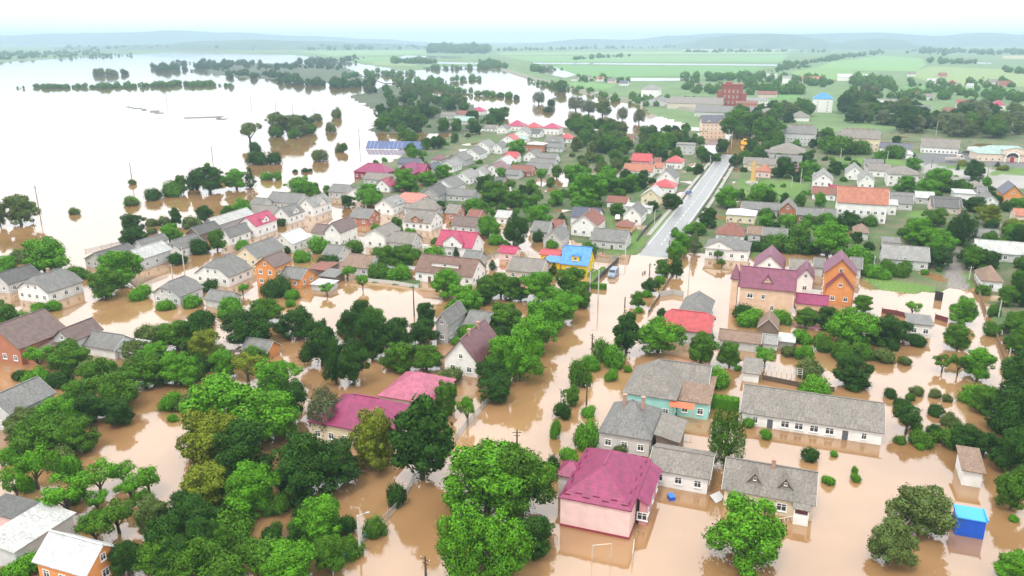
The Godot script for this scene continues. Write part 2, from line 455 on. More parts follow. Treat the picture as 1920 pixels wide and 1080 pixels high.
# tile, front eave from its one end to the other in thirds of a pixel, depth in metres, ridge along the front (u) or running back (v), roof form, eave height, rise, roof, wall, extras
const HOUSES := """
D 85 545 265 570 12 v half 3.6 3.8 g2 W ch1 !half-hipped_house_by_the_pole
D -70 500 42 530 11 v gable 3.2 2.8 g3 V
D -150 835 105 892 13 v gable 4.6 4.4 bg b !brown-roofed_brick_house | brick house with a dark brown gabled roof standing in brown water
D 108 905 215 925 8 u shed 2.8 1.2 bg b =porch nowin | lean-to porch with brown roof against the brown-roofed brick house
D 285 832 400 845 9 v gable 4.6 2.6 bg V =annex | pale grey annex with brown roof adjoining the brick house
D 452 862 640 892 7 u gable 2.6 2.4 g2 W door3 !low_white_cottage
D 648 895 742 905 6 u shed 2.2 0.8 w V =shed nowin | pale tin lean-to shed against the low white cottage
D 1350 885 1500 910 5.5 u gable 2.0 2.0 g2 o =shed nowin | small orange brick shed with grey roof standing alone in the brown pool
D 850 558 1010 605 9.5 v half 3.0 3.4 g2 V !pale_grey_gabled_house
D 1140 605 1280 620 6.5 u gable 2.4 1.9 g2 V =garage nowin | grey-roofed garage with a green door in the flood
D 1088 450 1285 490 11 v half 3.4 4.4 g2 W ch1 !big_half-hipped_white_house | white house with big half-hipped grey roof and two gable windows
D 690 352 795 395 13 v gable 4.2 2.6 w V !long_tin-roofed_building
D 465 378 590 388 14 v gable 3.1 2.2 g3 V
D 922 300 1010 342 12 v half 3.3 2.8 g2 W
D 742 300 800 318 12 v gable 3.3 2.0 g2 V
D 1040 230 1120 246 12 v gable 3.0 2.4 g3 D =barn nowin
D 1138 178 1215 196 22 v gable 3.4 2.4 w G =barn nowin
D 1228 252 1290 264 12 v gable 3.2 3.0 g2 W
D 1330 172 1440 208 13 v gable 4.6 3.2 cr W d:0,3.4,0.9,1.3,0.7,W !crimson-roofed_dormered_house | white house with bright crimson roof and a dormer near the lake shore
D 1530 120 1625 150 11 v gable 3.6 3.2 g2 W d:0,3.2,0.9,1.2,0.7,W
D 1670 72 1762 96 14 v gable 4.4 3.2 g1 W d:0,5,1.0,0.6,0.8,W !pale_cross-gabled_house
D 1400 68 1480 76 8 u gable 2.9 2.2 g2 V
D 1490 58 1675 60 11 u gable 3.3 3.2 g2 V
D 1392 128 1528 118 9 u gable 3.0 2.6 g4 V
D 1742 228 1830 240 9 u gable 3.2 2.4 bg W
N 606 430 638 443 12 v gable 5.0 3.4 bg W
D 1520 264 1645 312 11 v gable 3.6 3.0 wh W !white_metal-roofed_house
D 1305 352 1445 385 15 v gable 3.2 3.4 g2 c
D 1425 412 1545 428 9 v gable 6.0 2.6 bg o !tall_orange_house | tall orange house with dark brown roof beside low sheds
D 1550 475 1690 495 8 u gable 3.3 2.2 g2 o =annex | low orange annex with grey roof beside the tall orange house
D 1728 432 1830 440 8 u shed 2.4 0.5 rb D =shed nowin | rusty flat-roofed shed among dark sheds beside the orange annex
D 1790 470 1885 482 6 u shed 2.3 0.7 g2 D =shed nowin | grey flat-roofed shed among dark sheds beside the orange annex
D 1740 520 1855 530 5 u shed 2.0 0.4 w V =shed nowin | pale flat-roofed shed among dark sheds beside the orange annex
D 1805 352 1900 362 9 u gable 2.8 2.4 g2 V
E 180 70 290 95 12 v gable 3.9 3.0 g1 W d:0,3,0.9,0.7,0.6,W
E 300 55 440 64 11 u half 3.8 3.2 sa W
E 345 92 530 96 11 u hip 3.3 2.8 g4 V
E 40 142 152 152 10 u gable 3.3 2.8 g2 b !small_brick_house
E 342 165 505 177 11 u gable 3.5 3.4 g4 W d:-0.05,4,1.0,1.2,0.6,b | white house with brownish grey roof and a brick-faced middle gable
E 580 115 650 125 9 u gable 3.3 2.8 g4 q
E 612 188 755 195 10 u gable 3.2 2.6 bg V
E 700 140 770 145 9 u gable 3.4 2.2 rb q
E 122 238 245 252 12 v gable 5.2 2.2 g4 W
E 262 282 395 292 9 u gable 3.4 2.8 g4 V
E 525 302 735 314 11 u gable 4.6 4.0 cr W d:-0.05,6.5,1.02,1.4,0.75,W !broad-gabled_crimson-roofed_house | two-storey white house with crimson roof and a broad front gable
E 405 442 735 482 11 u gable 3.5 3.9 br W d:-0.02,8.5,0.62,0.9,0.06,W door2 !long_brown-roofed_house | long white house with brown roof and a long low dormer
E 672 378 770 391 8 u gable 3.1 2.2 g2 G
E 880 340 978 348 6 u gable 2.8 1.7 cr k =kiosk !small_pink_kiosk | small pink kiosk with crimson roof beside the fenced yard
E 925 445 1122 452 11 u gable 3.3 2.8 g4 n !beige_house
E 1110 352 1230 360 6 u gable 3.2 1.2 rd y =annex | yellow annex with red roof behind the yellow house
E 1135 390 1235 398 6 u shed 2.9 0.4 bl y =porch nowin | flat blue-roofed porch joined to the yellow house
E 1228 405 1386 416 10 u gable 3.7 4.6 bl y d:0.05,2.4,0.8,1.5,0.3,y !yellow_blue-roofed_house | bright yellow house with bright blue roof and blue dormer
E 1236 345 1372 352 8 u gable 4.6 1.6 bl y =annex | blue-roofed rear wing behind the yellow house
E 1395 272 1600 282 11 u gable 3.5 3.0 g2 V door3 !grey_roadside_house
E 1535 192 1632 199 8 u hip 3.3 1.7 rb o !small_orange_brick_house
E 1285 180 1440 196 14 v gable 4.8 3.6 rb W ch1 !white_red-brown-roofed_house
E 1283 145 1440 146 11 u gable 4.4 3.0 nv W
E 1580 128 1690 134 12 v gable 4.4 3.4 g2 W
E 1060 215 1160 232 10 u gable 3.3 2.8 g2 V
E 1128 258 1240 272 11 v gable 3.3 2.8 g2 V
E 1170 200 1240 205 8 u gable 3.6 2.4 rb V
E 862 140 945 150 7 u gable 2.8 2.2 w W
E 1488 57 1605 62 9 u gable 3.1 2.0 rb W
E 1590 98 1745 70 8 u flat 3.4 0.2 w W =outbuilding
E -5 415 150 430 10 u gable 3.1 2.7 ru V
E 520 728 602 774 11 v gable 5.2 2.8 g2 G !tall_grey_barn | tall narrow grey house with gable window and satellite dish
E 685 748 818 756 9 u gable 3.3 2.2 g2 G =shed nowin
E 566 932 770 985 14 v gable 3.6 5.0 pl W ch2 !steep_plum-roofed_white_house | white house with steep plum brown roof and two chimneys behind the avenue
N 706 742 806 757 12 u hip 4.4 3.2 pk c =bungalow nowin | pink metal hipped rear wing of the cream bungalow behind the dark trees
N 574 803 738 806 12 u hip 3.8 3.6 mg c !cream_pink-roofed_bungalow =bungalow | cream bungalow with wide magenta hipped roof among the tall dark trees
N 1568 379 1666 385 14 u gable 7.6 5.2 te W win7 !terracotta-roofed_white_block | two-storey white block with large terracotta roof
F 240 125 412 136 11 u hip 4.0 1.6 wh c !cream_white-roofed_house
F 180 238 348 246 11 u hip 3.3 3.4 rb W ch2
F 120 308 375 336 12 u hip 4.2 2.8 g2 W d:-0.35,9,1.02,0.3,0.5,W !pedimented_white_house | white house with grey hipped roof and broad front pediment
F 362 236 445 242 8 u gable 3.2 2.2 ru V
F 445 248 588 254 9 u gable 3.0 2.2 g2 V
F 540 92 640 109 10 v gable 4.4 3.2 g2 b !brick_gabled_house
F 640 130 785 138 8 u gable 3.2 2.4 g2 b
F 325 96 540 100 9 u gable 3.2 2.2 g2 V
F 690 126 865 142 9 u gable 3.2 2.2 g2 V
F 395 412 575 450 13 v gable 4.4 4.0 pp W !plum-gabled_white_house
F 595 442 722 446 12 u gable 4.4 2.0 g4 V
F 640 472 742 505 10 v gable 5.0 2.8 pp W
F 312 535 632 560 11 u gable 6.4 4.2 pp p x:0.20w1,0.45s1,0.63s0 d:0.0,2.6,0.7,0.0,1.3,p !big_peach_house | big peach two-storey house with plum roof and a triangular dormer
F 266 486 320 494 4 u hip 8.2 3.4 pp p nowin =tower | slim peach stair tower with steep plum roof on the big peach house
F 633 628 818 638 6 u gable 3.4 1.9 mg p =annex nowin | low annex with wide magenta roof joined to the big peach house
F 803 538 968 557 7 v gable 5.0 4.2 pp o !orange_double-gabled_house | lower orange gable wing with plum roof of the double-gabled house
F 793 458 985 472 11 v gable 7.6 4.2 pp o | taller orange gabled house with plum roof behind its lower wing
F 735 422 798 428 7 u gable 3.2 2.2 g2 V =shed nowin
F 940 430 1012 436 8 u gable 3.4 2.6 g2 V =shed nowin
F 1120 372 1392 396 12 u gable 3.6 3.2 g1 V !pale_house_by_the_lawn
F 1120 280 1230 288 6 u shed 2.8 0.6 g2 V =shed nowin
F 958 226 1052 232 9 u hip 3.3 2.4 ru V
F 1265 742 1418 748 8 u flat 3.8 0.2 g2 W win2 =outbuilding !white_flat-roofed_outbuilding | white flat-roofed outbuilding standing in floodwater beside leafy trees
F 1675 488 1812 516 11 u hip 3.6 3.2 ru W !rusty-hipped_white_house
F 1650 325 1990 372 12 u gable 3.3 2.8 w V !long_pale-roofed_barn
F 1640 246 1782 260 9 u gable 3.2 2.0 g2 V
F -30 662 150 712 13 v hip 3.4 3.4 g2 V
N 1238 608 1333 632 10 u half 3.6 3.2 rd V !grey_red-roofed_house | pale grey house with bright red roof among garden trees
F 420 745 540 790 7 v gable 2.2 2.4 ru D =shed nowin | dark timber shed with rusty gabled roof beside the grey sheds
F 195 838 440 846 7 u gable 2.6 1.4 ru V =shed nowin | long low shed with rusty roof behind the leafy trees
F 440 850 532 862 7 u gable 2.4 1.0 g1 V =shed | small pale shed with light grey roof beside the long rusty shed
F 535 835 635 850 5 u shed 1.9 0.4 w G =shed nowin | low tin-covered shed beside the small pale shed
F 330 1018 440 1024 7 u shed 2.4 0.8 g4 W =shed nowin | white shed with brownish grey lean-to roof beside the greenhouse frame
F 1175 60 1300 70 9 u gable 3.3 2.4 g2 V
F 1158 70 1212 76 8 u gable 5.2 1.6 w W
F 1415 82 1560 96 11 u gable 3.3 2.6 g3 n
F 1675 50 1785 62 12 v gable 4.6 3.0 g2 W
F 1870 130 1960 140 10 u gable 4.2 2.0 te e
H 1218 640 1630 712 15.5 v hip 4.8 3.4 mg k plr guard nowin ov0.25 !magenta-roofed_pink_house | pink house with magenta hipped roof and dark red plinth beside the flooded road
H 1660 665 1730 695 11 v shed 3.6 1.0 mg K =annex x:0.45w | dusky pink side annex with magenta lean-to roof joined to the pink house
H 1203 520 1345 526 4.5 u hip 4.3 1.6 mg W =porch nowin | magenta hipped porch roof on a white porch joined to the pink house
H 1440 268 1742 318 12.5 u hip 3.4 4.0 g2 V ch2 !grey_hipped-roof_house | grey house with old grey hipped roof and two chimneys
H 1755 300 1905 340 9 v shed 3.0 0.9 g4 D =shed nowin | weathered lean-to shed with brownish roof beside the grey hipped house
N 1213 880 1331 898 9 u gable 2.9 1.7 g4 W win3 !low_white_sheet-roofed_building | low white building with grey-brown sheet roof beside the pink house
N 1165 735 1268 752 13.5 v hip 4.3 4.2 g4 t !turquoise_house | turquoise house with brownish grey roof beside the grey hipped house
N 1266 742 1332 766 10 u shed 3.4 1.5 ru t =annex win2 | turquoise annex with ribbed rusty roof and orange awning
N 1228 706 1328 728 8 u gable 4.2 2.6 g4 G =annex nowin | grey-clad rear wing of the turquoise house with a dark round-topped window
I 312 150 1128 285 12.5 u gable 2.5 3.0 g4 W x:0.10s,0.21d,0.32w,0.42w,0.53w,0.64w,0.75d,0.88s !long_white_one-storey_building | long white one-storey building with grey sheet roof standing in the flood
I 215 590 745 685 8.6 u gable 2.9 3.2 g4 c x:0.20w,0.46w,0.66w ch1 d:-0.32,2.0,0.62,0.0,1.5,D d:0.34,2.0,0.62,0.0,1.5,D !cream_dormered_house | cream house with grey sheet roof and two pointed dormers
I 1570 475 1710 515 7 u shed 2.8 0.9 ru W =shed nowin !white_lean-to_shed | white shed with brown lean-to roof beside dark shrubs in the flood
G 175 1000 478 1085 6.5 u gable 3.2 2.6 wh o =hut !orange-gabled_hut | hut with white metal roof and an orange gable
G -120 900 75 945 10 v shed 3.2 0.5 w V =garage nowin | pale-roofed garage with white brick side beside the orange-gabled hut
G -110 745 165 752 4 u shed 3.0 0.6 g3 k =shed nowin | small pink shed with dark flat roof beside the pale-roofed garage
G -140 150 50 160 10 v gable 3.8 2.8 g2 V | pale grey gabled house with a downpipe beside the dark bushes
B 65 852 250 846 11 u hip 4.2 3.8 mg r =house !magenta-hipped_dark_red_house
B 305 850 395 866 12 v gable 5.4 4.4 mg r !gabled_dark_red_house | dark red gabled house with magenta roof and white windows
B 395 850 462 858 11 u gable 4.6 4.0 mg r
B 118 890 282 892 9 u gable 3.2 2.6 g4 V
B 182 925 272 930 10 v gable 3.4 3.2 cr W
B 310 805 430 800 9 u gable 4.4 2.6 nv G
B 455 838 530 848 12 v gable 4.2 3.4 nv W
B 540 812 632 822 12 v gable 3.4 3.0 g1 W
B 590 772 700 784 12 v gable 4.4 3.4 g2 G
B 670 742 775 752 14 v gable 4.2 3.4 g2 W
B 742 702 832 708 13 v gable 5.4 3.4 g1 W
B 835 708 905 714 13 v gable 4.4 2.8 g2 W
B 842 798 945 810 14 v gable 4.4 3.2 w W
B 720 850 815 864 12 v gable 3.6 2.8 g1 W
B 785 832 905 852 14 v gable 4.2 3.4 pl W
B 945 842 1070 848 10 u gable 3.2 2.6 rb b
B 880 860 1000 864 9 u gable 2.8 2.0 g2 V =shed nowin
B 912 766 988 772 9 u half 3.6 3.2 rd W
B 890 664 978 672 11 v gable 4.2 3.4 rd W
B 928 586 1022 592 12 u hip 4.6 3.8 cr W !crimson-roofed_waterside_houses
B 1030 596 1112 600 11 u hip 4.6 3.6 rd W
B 1122 600 1224 604 12 u hip 5.4 3.2 cr W
B 970 626 1055 632 12 v gable 4.4 3.2 g1 W
B 1050 628 1116 632 11 u gable 3.8 2.6 g3 W
B 985 660 1042 664 9 u gable 3.2 1.4 tq W
B 1216 656 1298 664 11 u hip 3.6 3.4 rd W
B 1025 692 1138 696 11 u hip 5.4 1.4 w b !white-hipped_brick_house
B 1142 676 1238 680 10 u gable 3.8 2.8 g2 V d:0,2.4,0.8,0.9,0.6,W
B 1150 708 1244 712 9 u gable 3.4 2.2 g2 V
B 1020 756 1095 762 13 v gable 3.8 3.0 g2 W
B 1100 766 1208 770 9 u gable 3.8 2.0 g2 W
B 1052 795 1198 800 9 u gable 3.0 1.8 g2 V
B 1030 825 1170 832 10 u gable 3.2 2.2 g2 V
B 800 600 868 602 9 u gable 3.0 2.2 g4 W
B 870 602 930 608 10 v gable 4.0 2.8 g2 W
B 552 584 640 588 10 u gable 3.8 2.8 g4 W
B 628 560 735 560 11 u gable 3.8 3.2 tq V
B 728 505 798 507 11 u hip 4.2 3.6 cr W
B 640 522 722 520 11 u gable 3.6 2.6 rb k
B 555 530 632 528 10 u gable 3.4 2.4 g4 V
B 430 968 550 988 13 v gable 4.0 3.4 g3 G
B 505 925 635 945 14 v gable 4.4 3.6 g2 W
B 625 876 725 886 13 v gable 3.8 3.0 g1 W
B 560 975 735 985 10 u gable 3.2 2.2 g2 V
B 850 906 912 910 9 u gable 3.2 2.0 g3 q
B 800 898 850 902 8 u gable 3.0 2.0 g2 V
B 18 968 128 982 12 v gable 3.8 3.0 g2 W
B -80 955 20 965 10 u gable 3.4 2.6 g2 V
B 500 775 560 782 9 u hip 3.6 3.0 pl V
B 1628 784 1738 788 11 u gable 6.0 3.4 rd K !red-roofed_pink_house
B 1740 790 1792 793 9 u gable 4.2 2.0 rb q
B 1582 840 1752 845 11 u gable 3.6 3.0 te W !long_terracotta-roofed_house
B 1755 824 1810 827 9 u gable 3.6 2.4 te W
B 1535 868 1604 876 10 v gable 3.6 2.8 pp W
B 1820 790 1918 796 12 u hip 4.4 3.0 rd W
B 1768 878 1880 892 14 v gable 5.0 4.4 g2 W !large_white_roadside_house
B 1742 930 1875 936 11 u hip 3.8 3.0 rd W
B 1680 978 1795 992 12 v gable 4.0 3.2 w c
B 1745 645 1850 648 11 u hip 4.4 3.0 g4 W
B 1880 690 1985 694 10 u flat 6.4 0.2 g4 V =outbuilding
B 1570 668 1640 670 10 u gable 3.4 3.0 rb V
B 1685 382 1790 384 16 u hip 14 5 g1 W nowin =mill !tall_white_mill | tall white mill building with light grey roof beyond the railway
B 1680 445 1850 465 34 v gable 5 4 g2 V nowin =warehouse
B 1362 318 1400 318 12 u gable 4 4 g2 W
B 1430 325 1475 325 12 u gable 4.5 4 te W
B 1495 335 1540 335 12 u gable 4.5 4 g2 k
B 1560 348 1612 350 13 u gable 4.5 4 bp W
B 1290 325 1330 325 12 u gable 4 4 g4 W
B 1130 255 1165 256 12 u gable 4 4 g2 W
B 380 205 470 205 16 u gable 4 2 w V =barn nowin
C 107 568 250 574 15 u gable 6.4 5 bp e d:0.55,5,1.02,1.2,0.75,e d:-0.45,3,0.9,1.2,0.7,e ang6 !slate-roofed_brick_house | pinkish brick house with slate purple roof by the flooded crossing
C -90 455 215 470 40 u gable 6 5 g4 n nowin =warehouse | long brownish warehouse roof beside the red brick tower
C 60 505 400 522 26 u gable 5 5 g2 V nowin =warehouse | long grey warehouse roof in front of the red brick tower
C 385 520 560 532 24 u hip 5 5 g4 W nowin =warehouse
C 600 540 715 542 18 u hip 4 5 g4 W nowin =warehouse
C 300 460 420 466 16 u gable 7 2 rb q nowin =annex
C 340 440 480 445 14 u gable 6 2 g1 W =annex
C 730 432 850 440 14 u hip 13 5 bl W win2 !blue-roofed_white_block | tall white apartment block with bright blue hipped roof
C 1085 440 1270 440 14 u flat 8 0.2 g4 W =outbuilding | unfinished white concrete building with open bays
C 562 622 745 640 17 u half 8 5 g2 V ch5 win9 ang26 !five-chimneyed_school | long pale two-storey school with grey roof and five white chimneys
C 862 648 1112 668 17 u half 8 5 g4 c ch6 win9 ang26 !six-chimneyed_school | long cream two-storey school with grey roof and six white chimneys
C 1337 700 1556 722 18 u gable 4.6 4.6 g4 W win9 ang26 !long_white_hall_by_the_square | long white hall with grey roof and a row of windows by the square
C 1655 735 1990 760 16 u hip 5.4 4 tq e win9 ang14 d:0.28,12,1.04,2.6,0.55,e !cream_railway_station | cream railway station with arched central gable and pale green roof
C 480 735 690 752 24 v hip 5 5 g4 V !big_grey_warehouse =warehouse nowin
C 338 806 520 806 11 u gable 4.2 3 g4 c d:-0.5,5,1.02,0.3,0.6,c
C 520 790 668 800 12 u gable 4 3.4 g2 V
C 540 812 690 830 8 u shed 3.6 1.2 pl K =shed nowin
C 410 842 500 846 10 u hip 4 3 te k
C 400 750 480 755 9 u gable 3.4 3 g2 V
C 728 888 850 900 14 v gable 6 3.6 g1 W d:0,3,0.9,0.8,0.7,W !white_gabled_garden_house
C 725 968 866 976 10 u gable 3.4 2.4 rb W
C 820 945 872 948 6 u gable 3 1.6 cr W =kiosk nowin
C 915 848 1020 858 13 v gable 4.4 3.6 g1 W
C 1040 838 1168 842 11 u gable 4 3 g4 W
C 988 890 1085 904 16 v gable 4.6 3.6 g1 W
C 1150 858 1335 866 14 u hip 6 3.4 g4 W
C 1022 806 1130 810 10 u gable 3.6 2.6 g2 V
C 1365 886 1495 892 12 u hip 3.8 3 g3 W
C 1325 950 1400 954 10 u gable 3.4 2.2 g2 V
C 1165 1010 1300 1018 11 u gable 3.4 3 g2 V
C 1530 965 1655 972 12 u flat 4.6 0.2 w W
C 1660 960 1720 964 9 u gable 3.6 2 g2 V
C 1395 1035 1575 1048 12 u gable 3.6 3 g3 k
C 1800 968 1920 985 14 v gable 4.6 4 nv o
C 1590 935 1715 940 11 u hip 3.6 2.6 g4 V
C 1310 990 1420 998 10 u gable 3.4 2 w V
C 1105 708 1290 720 12 u gable 4.4 2.6 bp W ang26
C 1230 745 1300 752 8 u shed 3.4 0.6 w W =shed nowin
C 1545 468 1632 472 14 u gable 5 4.4 rd W
C 1740 470 1818 474 13 u hip 5 5 cr W
C 1468 505 1548 510 13 u gable 7 3 rb p
C 1310 498 1398 502 14 u gable 5 4 g2 W
C 1268 415 1345 416 13 u gable 4.5 4 pl V
C 1345 425 1415 426 13 u gable 4.5 3.4 g4 W
C 1490 350 1548 350 13 u hip 5.5 5 cr W
C 1375 335 1460 337 14 u gable 5 4 w W
C 1440 300 1490 300 14 u gable 5 3.4 rb q
C 1712 345 1770 346 14 u gable 5 5 g4 W
C 1780 355 1860 356 16 u gable 5 5 rb K
C 1265 298 1315 298 13 u gable 5 5 g4 W
C 1600 362 1640 362 11 u gable 4 3 w W
C 870 312 1042 312 24 u gable 7 4 wh W nowin =barn | long white barn with blue-grey roof panels at the field edge
C 670 325 798 326 20 u gable 6 4 te n nowin =barn
C 470 305 530 306 16 u gable 5 3 w W =barn nowin
C 560 318 612 318 16 u gable 9 3 g1 W =barn nowin
C 65 360 118 362 14 u gable 5 3 g4 W
C 1130 540 1200 545 13 u gable 4 3.4 g4 V
C 1225 520 1270 524 11 u gable 4.6 3 g4 W
C 1855 602 1950 606 14 u gable 4.4 4.4 g4 V
C 1770 580 1840 582 12 u gable 4 3.6 ru V
C 930 400 1000 404 14 u gable 6 3.6 rb b
C 1110 335 1160 335 14 u gable 5 3 w W
C 420 410 530 412 20 u gable 5 3.4 rb n nowin =warehouse
"""
